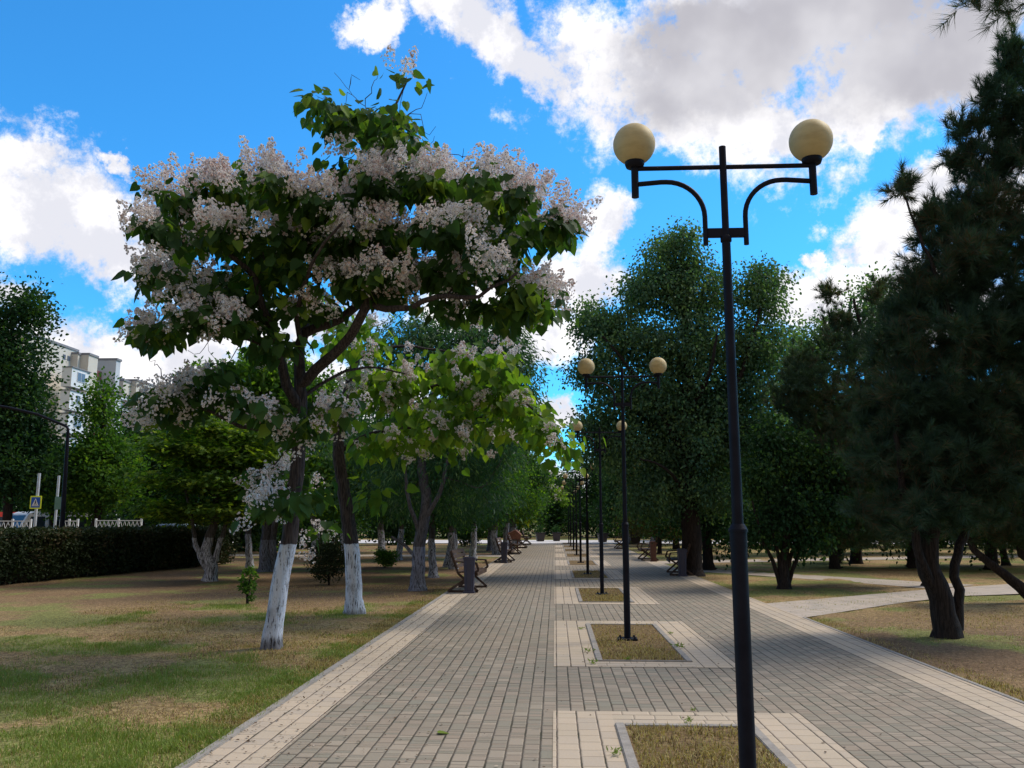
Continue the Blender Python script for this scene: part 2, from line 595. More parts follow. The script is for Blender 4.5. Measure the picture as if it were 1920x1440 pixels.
# lawn: 'green' is stored per vertex
m, t, out = new_mat('lawn')
at_ = t.n('ShaderNodeAttribute', attribute_name='green').outputs['Fac']
oc = t.n('ShaderNodeTexCoord').outputs['Object']
n1 = t.noise(oc, 45.0, 4, 0.7)
n2 = t.noise(oc, 7.0, 5, 0.65)
n3 = t.noise(oc, 1.1, 4, 0.6)
dry = t.mix(t.ss(n3, 0.35, 0.65), (0.33, 0.225, 0.115), (0.39, 0.295, 0.145))
dry = t.mix(t.ss(n2, 0.45, 0.72), dry, (0.19, 0.115, 0.06))
br_ = t.n('ShaderNodeAttribute', attribute_name='brown').outputs['Fac']
dry = t.mix(br_, dry, t.mix(n2, (0.14, 0.09, 0.054), (0.25, 0.17, 0.10)))
grn = t.mix(n2, (0.155, 0.175, 0.055), (0.26, 0.245, 0.095))
gf = t.ss(t.m('ADD', at_, t.m('MULTIPLY', t.m('SUBTRACT', n2, 0.5), 0.7)), 0.35, 0.7)
c = t.mix(gf, dry, grn)
c = t.mix(1.0, c, t.mix(t.ss(t.noise(oc, 18.0, 3, 0.6), 0.32, 0.68), (0.7, 0.68, 0.64), (1.22, 1.2, 1.16)), 'MULTIPLY')
c = t.mix(1.0, c, t.mix(t.ss(n1, 0.3, 0.7), (0.42, 0.42, 0.42), (1.5, 1.5, 1.5)), 'MULTIPLY')
bmp = t.n('ShaderNodeBump', {'Strength': 0.8, 'Distance': 0.02, 'Height': t.m('ADD', n1, n2)})
b = bsdf(t, c, 0.95, 0.1, normal=bmp.outputs[0])
t.link(b.outputs[0], out.inputs[0])
M['lawn'] = m

m, t, out = new_mat('far_ground')
oc = t.n('ShaderNodeTexCoord').outputs['Object']
n2 = t.noise(oc, 6.0, 5, 0.65)
n3 = t.noise(oc, 0.12, 5, 0.6)
c = t.mix(t.ss(n3, 0.42, 0.58), (0.28, 0.19, 0.09), (0.15, 0.17, 0.05))
c = t.mix(1.0, c, t.mix(n2, (0.6, 0.6, 0.6), (1.35, 1.35, 1.35)), 'MULTIPLY')
b = bsdf(t, c, 0.95, 0.1)
t.link(b.outputs[0], out.inputs[0])
M['ground'] = m

M['soil'] = mat_noise('bed_soil', (0.085, 0.055, 0.03), (0.26, 0.18, 0.085), 22, 0.95, 0.1, 6, 0.8, 60)
M['blade_green'] = mat_leaf('grass_green', (0.14, 0.20, 0.04), (0.26, 0.31, 0.085), None, trans=0.25, clump=2)
M['blade_dry'] = mat_leaf('grass_straw', (0.30, 0.215, 0.085), (0.62, 0.50, 0.25), (0.13, 0.085, 0.045), 0.32, trans=0.2, clump=2)

M['bark_dark'] = mat_bark('bark_dark', (0.018, 0.014, 0.013), (0.045, 0.034, 0.03))
M['bark_cat'] = mat_bark('bark_whitewashed', (0.035, 0.028, 0.028), (0.09, 0.07, 0.066), 1.30, white_lo=0.02, cover=0.43)
M['bark_cat2'] = mat_bark('bark_whitewashed_short', (0.03, 0.025, 0.025), (0.08, 0.063, 0.06), 1.20, white_lo=-0.05, cover=0.44)
M['bark_worn'] = mat_bark('bark_worn_whitewash', (0.05, 0.045, 0.045), (0.13, 0.115, 0.11), 1.15, wcol=(0.6, 0.6, 0.66), white_lo=-0.2, cover=0.52)
M['bark_grey'] = mat_bark('bark_grey_wash', (0.05, 0.047, 0.05), (0.12, 0.11, 0.115), 1.0, wcol=(0.26, 0.27, 0.33), white_lo=-0.2, cover=0.5)
M['leaf_cat'] = mat_leaf('catalpa_leaf', (0.022, 0.055, 0.018), (0.060, 0.115, 0.030), (0.15, 0.22, 0.035), 0.14, trans=0.42)
M['leaf_cat2'] = mat_leaf('catalpa_leaf_light', (0.055, 0.12, 0.022), (0.13, 0.215, 0.035), (0.22, 0.30, 0.04), 0.25, trans=0.5)
M['leaf_maple'] = mat_leaf('maple_leaf', (0.045, 0.095, 0.02), (0.11, 0.18, 0.03), (0.24, 0.31, 0.035), 0.2, trans=0.45, clump=1.3)
M['leaf_mid'] = mat_leaf('broad_leaf_mid', (0.030, 0.082, 0.018), (0.080, 0.165, 0.030), (0.15, 0.25, 0.03), 0.18, trans=0.42)
M['leaf_dark'] = mat_leaf('broad_leaf_dark', (0.014, 0.042, 0.018), (0.036, 0.082, 0.030), (0.075, 0.14, 0.035), 0.12, trans=0.34)
M['leaf_elm'] = mat_leaf('elm_leaf', (0.040, 0.095, 0.060), (0.105, 0.185, 0.105), (0.17, 0.26, 0.11), 0.22, trans=0.38, spec=0.18, rough=0.55)
M['leaf_robinia'] = mat_leaf('narrow_leaf', (0.018, 0.062, 0.034), (0.055, 0.13, 0.062), (0.12, 0.21, 0.075), 0.14, trans=0.38, spec=0.25, rough=0.5)
M['leaf_yellow'] = mat_leaf('yellowing_leaf', (0.07, 0.12, 0.02), (0.15, 0.19, 0.03), (0.30, 0.29, 0.03), 0.25, trans=0.42)
M['leaf_hedge'] = mat_leaf('hedge_leaf', (0.016, 0.028, 0.012), (0.036, 0.052, 0.020), (0.07, 0.058, 0.03), 0.10, trans=0.15)
M['leaf_brown'] = mat_leaf('brown_green_leaf', (0.045, 0.06, 0.025), (0.085, 0.09, 0.035), (0.14, 0.09, 0.04), 0.18, trans=0.3)
M['needle'] = mat_leaf('pine_needle', (0.024, 0.052, 0.038), (0.060, 0.108, 0.068), (0.12, 0.085, 0.055), 0.08, trans=0.2, rough=0.6, clump=0.9)
M['needle2'] = mat_leaf('pine_needle_brownish', (0.028, 0.055, 0.034), (0.064, 0.102, 0.056), (0.13, 0.09, 0.055), 0.12, trans=0.2, rough=0.6)
M['petal'] = mat_leaf('catalpa_petal', (0.78, 0.73, 0.71), (0.86, 0.84, 0.83), (0.70, 0.54, 0.50), 0.2, trans=0.3, rough=0.6, clump=1.5, tcol=(1, .96, .95))
M['throat'] = mat_plain('flower_throat', (0.16, 0.09, 0.08), 0.7, 0.1)

# ------------------------------------------------------------------ vegetation builders
LEAF_HEART = (np.array([(0, 0, 0), (.27, -.10, .05), (.50, .12, .10), (.44, .48, .05), (.2, .82, -.03), (0, 1.08, -.10),
                        (-.2, .82, -.03), (-.44, .48, .05), (-.50, .12, .10), (-.27, -.10, .05)], dtype=np.float32),
              [(0, 1, 2, 3, 4, 5), (0, 5, 6, 7, 8, 9)])
LEAF_OVAL = (np.array([(0, 0, 0), (.30, .28, .08), (.27, .66, .06), (0, 1, -.05), (-.27, .66, .06), (-.30, .28, .08)], dtype=np.float32),
             [(0, 1, 2, 3), (0, 3, 4, 5)])
LEAF_LOBED = (np.array([(0, 0, 0), (.5, .05, .05), (.32, .3, .02), (.58, .62, 0), (.22, .62, .04), (0, 1.05, -.06),
                        (-.22, .62, .04), (-.58, .62, 0), (-.32, .3, .02), (-.5, .05, .05)], dtype=np.float32),
              [(0, 1, 2, 3, 4, 5), (0, 5, 6, 7, 8, 9)])
LEAF_NARROW = (np.array([(0, 0, 0), (.13, .35, .03), (0, 1, -.06), (-.13, .35, .03)], dtype=np.float32), [(0, 1, 2, 3)])
_fl_v = [(0, 0, 0)]
for k in range(10):
    a = k * 2 * math.pi / 10
    rr = 0.5 if k % 2 == 0 else 0.36
    _fl_v.append((rr * math.cos(a), rr * math.sin(a), 0.26 if k % 2 == 0 else 0.2))
for k in range(5):
    a = k * 2 * math.pi / 5
    _fl_v.append((0.14 * math.cos(a), 0.14 * math.sin(a), 0.13))
FLOWER = (np.array(_fl_v, dtype=np.float32), [(0, 1 + k, 1 + (k + 1) % 10) for k in range(10)] + [(11, 12, 13, 14, 15)])
FLOWER_MI = [0] * 10 + [1]


def norm(a):
    return a / np.maximum(np.linalg.norm(a, axis=-1, keepdims=True), 1e-9)


def scatter(name, P, T, N, S, tmpl, mats, parent=None, tmi=None):
    tv, tf = tmpl
    n, k = len(P), len(tv)
    T = norm(T)
    X = norm(np.cross(T, N))
    N = np.cross(X, T)
    S = np.asarray(S).reshape(-1, 1, 1)
    V = P[:, None, :] + S * (tv[None, :, 0:1] * X[:, None, :] + tv[None, :, 1:2] * T[:, None, :] + tv[None, :, 2:3] * N[:, None, :])
    V = V.reshape(-1, 3)
    fl = np.concatenate([np.array(f) for f in tf])
    ln = np.array([len(f) for f in tf])
    idx = (fl[None, :] + (np.arange(n) * k)[:, None]).ravel()
    starts1 = np.concatenate([[0], np.cumsum(ln)[:-1]])
    starts = (starts1[None, :] + (np.arange(n) * ln.sum())[:, None]).ravel()
    mi = np.tile(np.array(tmi), n) if tmi else None
    return np_mesh(name, V, idx, starts, mats, parent, midx=mi)


class Skel:
    def __init__(self, rng):
        self.p = []
        self.par = []
        self.ro = []
        self.lock = []
        self.rng = rng

    def chain(self, pts, r0, r1, parent=None, step=0.18, wob=0.012, nolink=0):
        pts = np.array(pts, dtype=float)
        d = np.concatenate([[0], np.cumsum(np.linalg.norm(np.diff(pts, axis=0), axis=1))])
        n = max(3, int(d[-1] / step) + 1)
        tt = np.linspace(0, d[-1], n)
        out = np.empty((n, 3))
        for i, tv in enumerate(tt):           # Catmull-Rom
            j = min(max(np.searchsorted(d, tv) - 1, 0), len(pts) - 2)
            f = (tv - d[j]) / max(d[j + 1] - d[j], 1e-6)
            p0, p1, p2, p3 = pts[max(j - 1, 0)], pts[j], pts[j + 1], pts[min(j + 2, len(pts) - 1)]
            out[i] = 0.5 * ((2 * p1) + (-p0 + p2) * f + (2 * p0 - 5 * p1 + 4 * p2 - p3) * f * f + (-p0 + 3 * p1 - 3 * p2 + p3) * f ** 3)
        out[1:] += self.rng.normal(0, wob, (n - 1, 3))
        rr = np.linspace(r0, r1, n)
        prev = parent
        first = 0
        if parent is not None:
            first = 1
        for i in range(first, n):
            self.p.append(out[i])
            self.par.append(-1 if prev is None else prev)
            self.ro.append(rr[i])
            self.lock.append(i < nolink)
            prev = len(self.p) - 1
        return prev

    def nearest(self, q):
        P = np.array(self.p)
        return int(np.argmin(np.linalg.norm(P - np.array(q), axis=1)))

    def limb(self, pts, r0, r1, **k):
        i = self.nearest(pts[0])
        pts = [self.p[i]] + list(pts[1:])
        return self.chain(pts, r0, r1, parent=i, **k)

    def connect(self, tg, zpen=0.55, curve=0.35, step=0.3, start=None):
        tg = np.array(tg, dtype=float)
        cen = np.array(self.p).mean(axis=0) if start is None else start
        order = np.argsort(np.linalg.norm(tg - cen, axis=1))
        tips = np.full(len(tg), -1)
        cap = len(self.p) + len(tg) * 24 + 64
        A = np.zeros((cap, 3))
        ok = np.zeros(cap, bool)
        A[:len(self.p)] = self.p
        ok[:len(self.p)] = ~np.array(self.lock)
        for ti in order:
            q = tg[ti]
            n = len(self.p)
            d = np.linalg.norm(A[:n] - q, axis=1)
            cost = d + zpen * np.maximum(0, A[:n, 2] - q[2])
            cost[~ok[:n]] = 1e9
            i = int(np.argmin(cost))
            p = A[i]
            dist = d[i]
            par = self.par[i]
            dirp = norm((p - A[par])[None])[0] if par >= 0 else np.array([0, 0, 1.0])
            m = int(min(20, max(2, dist / step)))
            c1 = p + dirp * dist * curve + np.array([0, 0, 0.08 * dist])
            prev = i
            for s in range(1, m + 1):
                f = s / m
                pt = (1 - f) ** 2 * p + 2 * (1 - f) * f * c1 + f * f * q
                if s < m:
                    pt = pt + self.rng.normal(0, 0.03 * min(1, dist), 3)
                self.p.append(pt)
                self.par.append(prev)
                self.ro.append(0.0)
                self.lock.append(False)
                A[len(self.p) - 1] = pt
                ok[len(self.p) - 1] = True
                prev = len(self.p) - 1
            tips[ti] = prev
        return tips

    def radii(self, rtip=0.004, e=2.4):
        n = len(self.p)
        acc = np.zeros(n)
        r = np.zeros(n)
        for i in range(n - 1, -1, -1):
            r[i] = max(rtip, acc[i] ** (1 / e)) if acc[i] > 0 else rtip
            if self.ro[i] > 0:
                r[i] = self.ro[i]
            if self.par[i] >= 0:
                acc[self.par[i]] += r[i] ** e
        for i in range(n):
            if self.par[i] >= 0 and self.ro[i] == 0:
                r[i] = min(r[i], r[self.par[i]] * 0.92)
        return r

    def mesh(self, name, mat, parent, base, rtip=0.004, flare=0.25, rough=0.05, minr=0.0):
        r = self.radii(rtip)
        P = np.array(self.p)
        n = len(P)
        kids = [[] for _ in range(n)]
        roots = []
        for i in range(n):
            (kids[self.par[i]] if self.par[i] >= 0 else roots).append(i)
        V, I, L = [], [], []
        voff = 0
        loff = 0
        stack = [(rt, -1) for rt in roots]
        while stack:
            i, p0 = stack.pop()
            ch = [] if p0 < 0 else [p0]
            j = i
            while True:
                ch.append(j)
                ks = kids[j]
                if not ks:
                    break
                main = max(ks, key=lambda k_: r[k_])
                for k_ in ks:
                    if k_ != main:
                        stack.append((k_, j))
                j = main
            if len(ch) < 2:
                continue
            C = P[ch]
            R = r[ch].copy()
            if p0 >= 0:
                R[0] = R[1]
            if R.max() < minr:
                continue
            sides = 14 if R.max() > 0.07 else (7 if R.max() > 0.025 else (5 if R.max() > 0.01 else 3))
            D = norm(np.gradient(C, axis=0))
            s = np.array([1.0, 0, 0]) if abs(D[0, 0]) < 0.8 else np.array([0, 1.0, 0])
            rings = np.empty((len(C), sides, 3))
            ang = np.arange(sides) * 2 * np.pi / sides
            hcum = np.concatenate([[0], np.cumsum(np.linalg.norm(np.diff(C, axis=0), axis=1))])
            lob = self.rng.random((3,)) * 6
            for q in range(len(C)):
                s = s - D[q] * s.dot(D[q])
                s = s / max(np.linalg.norm(s), 1e-6)
                tt = np.cross(D[q], s)
                rad = R[q]
                mult = np.ones(sides)
                if sides == 14:
                    mult = 1 + rough * (np.sin(3 * ang + lob[0] + hcum[q] * 1.1) * 0.6 + np.sin(5 * ang + lob[1] - hcum[q] * 0.7) * 0.5 + self.rng.normal(0, 0.35, sides))
                    if p0 < 0 and C[q][2] - base[2] < 0.5:
                        mult = mult * (1 + flare * max(0, 1 - (C[q][2] - base[2]) / 0.35) ** 2 * (1 + 0.5 * np.sin(4 * ang + lob[2])))
                rings[q] = C[q] + (np.cos(ang)[:, None] * s + np.sin(ang)[:, None] * tt) * (rad * mult)[:, None]
            V.append(rings.reshape(-1, 3))
            m_ = len(C)
            a = (np.arange(m_ - 1)[:, None] * sides + np.arange(sides)[None, :])
            b = (np.arange(m_ - 1)[:, None] * sides + (np.arange(sides)[None, :] + 1) % sides)
            quad = np.stack([a, b, b + sides, a + sides], axis=-1).reshape(-1) + voff
            I.append(quad)
            L.append(loff + np.arange((m_ - 1) * sides) * 4)
            voff += m_ * sides
            loff += (m_ - 1) * sides * 4
        V = np.concatenate(V) - np.array(base)
        return np_mesh(name, V, np.concatenate(I), np.concatenate(L), mat, parent, smooth=True)


def in_ellipsoids(blobs, rng):
    out = []
    for (c, r, n) in blobs:
        d = norm(rng.normal(size=(n, 3)))
        q = rng.random((n, 1)) ** 0.42
        out.append(np.array(c) + d * q * np.array(r))
    return np.concatenate(out)


PN = 1.0


def pb(u, v, Y, ru, rv, n, ry=None):
    """an ellipsoid whose middle is seen at u, v at distance Y"""
    k = Y / FPX
    rx = ru * k
    return (at(u, v, Y), (rx, ry if ry is not None else rx, rv * k), int(n * PN))


def leaves_at(tips_pos, dirs, rng, per, spread, size, style):
    n = len(tips_pos)
    P = np.repeat(tips_pos, per, axis=0)
    D = np.repeat(dirs, per, axis=0)
    off = rng.normal(size=(len(P), 3)) * np.array(spread)
    P = P + off - D * (rng.random((len(P), 1)) * np.mean(spread) * 0.8)
    out = norm(off + D * np.mean(spread) * 0.3)
    if style == 'droop':
        T = norm(out * 0.6 + np.array([0, 0, -0.8]) + rng.normal(0, 0.35, P.shape))
        N = norm(out * 0.7 + np.array([0, 0, 0.6]) + rng.normal(0, 0.35, P.shape))
    elif style == 'flat':
        T = norm(out * np.array([1, 1, 0.3]) + np.array([0, 0, -0.25]) + rng.normal(0, 0.35, P.shape))
        N = norm(np.array([0, 0, 1.0]) + rng.normal(0, 0.3, P.shape))
    elif style == 'hang':
        T = norm(out * 0.5 + np.array([0, 0, -0.6]) + rng.normal(0, 0.4, P.shape))
        N = norm(rng.normal(size=P.shape) + np.array([0, 0, 0.3]))
    else:
        T = norm(out + rng.normal(0, 0.6, P.shape))
        N = norm(rng.normal(size=P.shape) + np.array([0, 0, 0.7]))
    S = size * rng.uniform(0.65, 1.25, len(P))
    return P, T, N, S


def tip_dirs(sk, tips):
    P = np.array(sk.p)
    par = np.array(sk.par)
    return P[tips], norm(P[tips] - P[np.maximum(par[tips], 0)] + 1e-6)


def broad_tree(name, label, cat, base, stems, blobs, leaf, tmpl, per, spread, size, style, bark, seed,
               group=None, limbs=(), zpen=0.55, step=0.3, lock_z=1.2, rtip=0.004, crown_kids=None):
    rng = np.random.default_rng(seed)
    b3 = (base[0], base[1], 0.0)
    root = empty(name, b3)
    tag(root, label, cat, group)
    sk = Skel(rng)
    for i, (pts, r0, r1) in enumerate(stems):
        if i == 0:
            sk.chain(pts, r0, r1)
        else:
            sk.chain(pts, r0, r1)
    for i in range(len(sk.p)):
        if sk.p[i][2] < lock_z:
            sk.lock[i] = True
    for (pts, r0, r1) in limbs:
        sk.limb(pts, r0, r1)
    tg = in_ellipsoids(blobs, rng)
    tips = sk.connect(tg, zpen=zpen, step=step)
    tp, td = tip_dirs(sk, tips)
    sk.mesh('trunk', bark, root, b3, rtip=rtip)
    P, T, N, S = leaves_at(tp, td, rng, per, spread, size, style)
    crown = scatter('crown', P - np.array(b3), T, N, S, tmpl, leaf, root)
    return root, sk, tp, td, rng, b3


def panicles(name, centers, ups, rng, nf, rad, fsize, root, b3):
    """clusters of small frilled flowers"""
    nfl = len(centers) * nf
    C = np.repeat(centers, nf, axis=0)
    U = np.repeat(norm(ups), nf, axis=0)
    d = norm(rng.normal(size=(nfl, 3)))
    q = rng.random((nfl, 1)) ** 0.45
    hgt = rng.random((nfl, 1)) ** 1.3
    side = norm(d - U * np.sum(d * U, axis=1, keepdims=True))
    P = C + U * (hgt * rad * 2.0) + side * (q * rad * (1.05 - 0.85 * hgt))
    face = norm(side * 0.9 + U * 0.3 + rng.normal(0, 0.35, P.shape))
    up = norm(np.cross(face, rng.normal(size=P.shape)))
    S = fsize * rng.uniform(0.75, 1.2, nfl)
    o = scatter(name, P - np.array(b3), up, face, S, FLOWER, [M['petal'], M['throat']], root, FLOWER_MI)
    return o


NEEDLES = 62


def pine_tufts(name, tp, td, rng, root, b3, mat, length=0.14, n=NEEDLES, width=0.006, brush=0.16):
    k = len(tp)
    P = np.repeat(tp, n, axis=0)
    D = np.repeat(td, n, axis=0)
    s = rng.random((k * n, 1))
    P = P - D * (s ** 1.2) * brush
    side = norm(rng.normal(size=P.shape))
    side = norm(side - D * np.sum(side * D, axis=1, keepdims=True))
    ang = rng.uniform(0.25, 1.15, (len(P), 1))
    T = norm(D * np.cos(ang) + side * np.sin(ang) + np.array([0, 0, 0.12]))
    L = length * rng.uniform(0.7, 1.2, (len(P), 1))
    W_ = norm(np.cross(T, rng.normal(size=P.shape))) * width * 0.5
    V = np.stack([P - W_, P + W_, P + T * L], axis=1).reshape(-1, 3) - np.array(b3)
    idx = np.arange(len(V))
    return np_mesh(name, V, idx, np.arange(len(P)) * 3, mat, root)


def pine_tree(name, label, base, stems, blobs, seed, mat, bark, group=None, limbs=(), zpen=0.2, length=0.165, n=NEEDLES, width=0.009, extra=4, up=0.45, lock_z=1.2, twig=0.2):
    rng = np.random.default_rng(seed)
    b3 = (base[0], base[1], 0.0)
    root = empty(name, b3)
    tag(root, label, 'pine tree', group)
    sk = Skel(rng)
    for (pts, r0, r1) in stems:
        sk.chain(pts, r0, r1)
    for i in range(len(sk.p)):
        if sk.p[i][2] < lock_z:
            sk.lock[i] = True
    for (pts, r0, r1) in limbs:
        sk.limb(pts, r0, r1)
    tg = in_ellipsoids(blobs, rng)
    tips = sk.connect(tg, zpen=zpen, step=0.28)
    tp, td = tip_dirs(sk, tips)
    P0 = [tp]
    D0 = [norm(td + np.array([0, 0, up]))]
    for e in range(extra):
        dd = norm(td * 0.7 + rng.normal(0, 0.65, td.shape) + np.array([0, 0, up * 0.7]))
        P0.append(tp + dd * twig * rng.uniform(0.6, 1.5, (len(tp), 1)) - td * twig * rng.uniform(0, 1.3, (len(tp), 1)))
        D0.append(norm(dd + np.array([0, 0, up * 0.4])))
    sk.mesh('trunk', bark, root, b3, rtip=0.006)
    pine_tufts('crown', np.concatenate(P0), np.concatenate(D0), rng, root, b3, mat, length, n, width)
    return root


# ------------------------------------------------------------------ ground, walk, paths
def quad_strip(name, quads, mat, z, thick=0.0, kind='structure', parent=None):
    """quads: list of (4 ground points, 4 uv pairs); laid flat at height z"""
    V, I, L, UV = [], [], [], []
    for pts, uv in quads:
        b = len(V)
        for p in pts:
            V.append((p[0], p[1], z))
        L.append(len(I))
        I += [b, b + 1, b + 2, b + 3]
        UV += uv
    o = np_mesh(name, V, I, L, mat, parent, uvs=UV)
    if parent is None:
        tag(o, kind=kind)
    return o


def rect_q(x0, x1, y0, y1, along='y'):
    pts = [(x0, y0), (x1, y0), (x1, y1), (x0, y1)]
    if along == 'y':
        return pts, [(p[0], p[1]) for p in pts]
    return pts, [(p[1], p[0]) for p in pts]


XL0, XL1, XR0, XR1 = -2.42, -1.94, 3.62, 4.13       # lawn edge, border, border, lawn edge
Y0, Y1 = -14.0, 63.0
GZ = -0.03
# ground sheet to the horizon
gm = [(-900, -300), (900, -300), (900, 1500), (-900, 1500)]
g = np_mesh('ground', [(p[0], p[1], GZ - 0.012) for p in gm], [0, 1, 2, 3], [0], M['ground'])
tag(g, kind='structure')


def lawn(name, x0, x1, y0, y1, st):
    nx = int((x1 - x0) / st) + 1
    ny = int((y1 - y0) / st) + 1
    xs = np.linspace(x0, x1, nx)
    ys = np.linspace(y0, y1, ny)
    X, Y = np.meshgrid(xs, ys)
    Z = GZ + (fbm(X, Y, 0.9, 4) - 0.5) * 0.05 + 0.012
    e = np.minimum(np.minimum(X - x0, x1 - X) / 0.5, 1)
    Z = GZ + (Z - GZ) * np.clip(e, 0.1, 1)
    V = np.stack([X.ravel(), Y.ravel(), Z.ravel()], axis=1)
    i = (np.arange(ny - 1)[:, None] * nx + np.arange(nx - 1)[None, :]).ravel()
    I = np.stack([i, i + 1, i + nx + 1, i + nx], axis=1).ravel()
    o = np_mesh(name, V, I, np.arange(len(i)) * 4, M['lawn'], smooth=True, attrs={'green': greenness(X.ravel(), Y.ravel()), 'brown': brownness(X.ravel(), Y.ravel())})
    return tag(o, kind='structure')


lawn('lawn', -34, XL0 - 0.05, -6, 60, 0.2)
lawn('lawn', XR1 + 0.03, 36, -6, 60, 0.2)

quad_strip('pavement', [rect_q(XL1, XR0, Y0, Y1)], M['paver'], 0.0)
quad_strip('pavement_border', [rect_q(XL0, XL1, Y0, Y1)], M['beige'], 0.0)
quad_strip('pavement_border', [rect_q(XR0, XR1, Y0, Y1)], M['beige'], 0.0)
k = MB()
k.box(XL0 - 0.08, XL0 - 0.001, Y0, Y1, -0.2, 0.012, bev=0.008)
tag(k.build('kerb', M['kerb']), kind='structure')
k = MB()
k.box(XR1 + 0.001, XR1 + 0.06, Y0, 15.0, -0.2, 0.006, bev=0.006)
tag(k.build('kerb', M['kerb']), kind='structure')

LAMP_Y = [4.75 + 7.25 * i for i in range(9)]
LAMP_X = 0.99
BX0, BX1, BIX0, BIX1 = -0.03, 2.03, 0.46, 1.56
for i, ly in enumerate(LAMP_Y):
    y0, y1 = ly - 2.12, ly + (2.88 if i == 0 else 2.30)
    iy0, iy1 = y0 + 0.36, y1 - 0.48
    quad_strip('pavement_border', [rect_q(BX0, BIX0, y0, y1), rect_q(BIX1, BX1, y0, y1),
                                   rect_q(BIX0, BIX1, y0, iy0, 'x'), rect_q(BIX0, BIX1, iy1, y1, 'x')], M['beige'], 0.005)
    kb = MB()
    w = 0.075
    kb.box(BIX0, BIX0 + w, iy0, iy1, -0.05, 0.022, bev=0.006)
    kb.box(BIX1 - w, BIX1, iy0, iy1, -0.05, 0.022, bev=0.006)
    kb.box(BIX0 + w, BIX1 - w, iy0, iy0 + w * 0.6, -0.05, 0.02, bev=0.006)
    kb.box(BIX0 + w, BIX1 - w, iy1 - w, iy1, -0.05, 0.02, bev=0.006)
    tag(kb.build('kerb', M['kerb']), kind='structure')
    quad_strip('soil', [rect_q(BIX0 + w - 0.004, BIX1 - w + 0.004, iy0 + 0.03, iy1 - w + 0.004)], M['soil'], 0.010)


def poly_path(name, pts, mat, z=-0.012, dirv=(1, 0)):
    me_v = [(p[0], p[1], z) for p in pts]
    dx, dy = dirv
    uv = [(-p[0] * dy + p[1] * dx, p[0] * dx + p[1] * dy) for p in pts]
    o = np_mesh(name, me_v, list(range(len(pts))), [0], mat, uvs=uv)
    return tag(o, kind='structure')


# branch path on the right and the longer one it meets
poly_path('path', [(XR1, 17.55), (XR1, 15.0), G(1700, 1128), G(1800, 1117), G(1960, 1111), (18, 21.5), (18, 24.2), G(1900, 1094), G(1745, 1104)],
          M['path'], -0.006, (0.85, 0.5))
poly_path('path', [G(1745, 1103), G(1830, 1096), G(1560, 1080), G(1340, 1067), (XR1, 29.9), (XR1, 28.4), G(1340, 1073), G(1560, 1088)],
          M['path'], -0.010, (0.6, -0.8))
poly_path('path', [(-30, 40.2), (XL0 - .08, 39.6), (XL0 - .08, 41.6), (-30, 42.6)], M['path'], -0.008, (1, 0))
poly_path('path', [(XR1, 33.6), (30, 44), (30, 46.4), (XR1, 35.8)], M['path'], -0.008, (0.9, 0.4))
quad_strip('road', [rect_q(-60, 60, 63.0, 74.0)], M['road'], 0.004)
quad_strip('road', [rect_q(-40.0, -27.0, -20, 62.9)], mat_noise('asphalt', (0.09, 0.09, 0.09), (0.13, 0.13, 0.13), 3, 0.9, 0.2, 6), 0.02)

# ------------------------------------------------------------------ grass
def grass(name, region, n, hmin, hmax, mode, seed, label, wid=0.0065, zf=None):
    rng = np.random.default_rng(seed)
    x0, x1, y0, y1 = region
    # more blades close to the camera
    y = y0 + (y1 - y0) * rng.random(n) ** 1.5
    x = x0 + (x1 - x0) * rng.random(n)
    gr = greenness(x, y)
    tuft = fbm(x, y, 3.0, 3)
    if mode == 'green':
        keep = rng.random(n) < np.clip((gr - 0.30) * 1.9, 0.02, 1) * np.clip(0.3 + (tuft - 0.35) * 2.6, 0.1, 1)
    else:
        keep = rng.random(n) < np.clip(1.15 - gr * 0.9, 0.15, 1) * np.clip(1.15 - brownness(x, y), .12, 1) * np.clip(0.35 + (tuft - 0.3) * 1.8, 0.15, 1)
    x, y, gr, tuft = x[keep], y[keep], gr[keep], tuft[keep]
    k_ = len(x)
    h = rng.uniform(hmin, hmax, k_) * (0.6 + 0.7 * tuft)
    a = rng.uniform(0, 2 * np.pi, k_)
    lean = rng.uniform(0.1, 0.9 if mode == 'green' else 1.6, k_)
    z = np.full(k_, GZ - 0.004) if zf is None else np.full(k_, zf)
    P = np.stack([x, y, z], axis=1)
    side = np.stack([np.cos(a), np.sin(a), np.zeros(k_)], axis=1) * wid * 0.5
    la = rng.uniform(0, 2 * np.pi, k_)
    ld_ = np.stack([np.cos(la), np.sin(la), np.zeros(k_)], axis=1)
    mid = P + np.stack([np.zeros(k_), np.zeros(k_), h * 0.6], axis=1) + ld_ * (h * lean * 0.25)[:, None]
    tip = P + np.stack([np.zeros(k_), np.zeros(k_), h / np.sqrt(1 + 0.5 * lean ** 2)], axis=1) + ld_ * (h * lean * 0.7)[:, None]
    V = np.stack([P - side, P + side, mid + side * 0.8, mid - side * 0.8, tip], axis=1).reshape(-1, 3)
    b = np.arange(k_) * 5
    I = np.stack([b, b + 1, b + 2, b + 3, b + 3, b + 2, b + 4], axis=1).ravel()
    s = np.arange(k_) * 7
    L = np.stack([s, s + 4], axis=1).ravel()
    o = np_mesh(name, V, I, L, M['blade_green'] if mode == 'green' else M['blade_dry'])
    return tag(o, label, 'grass', kind='stuff')


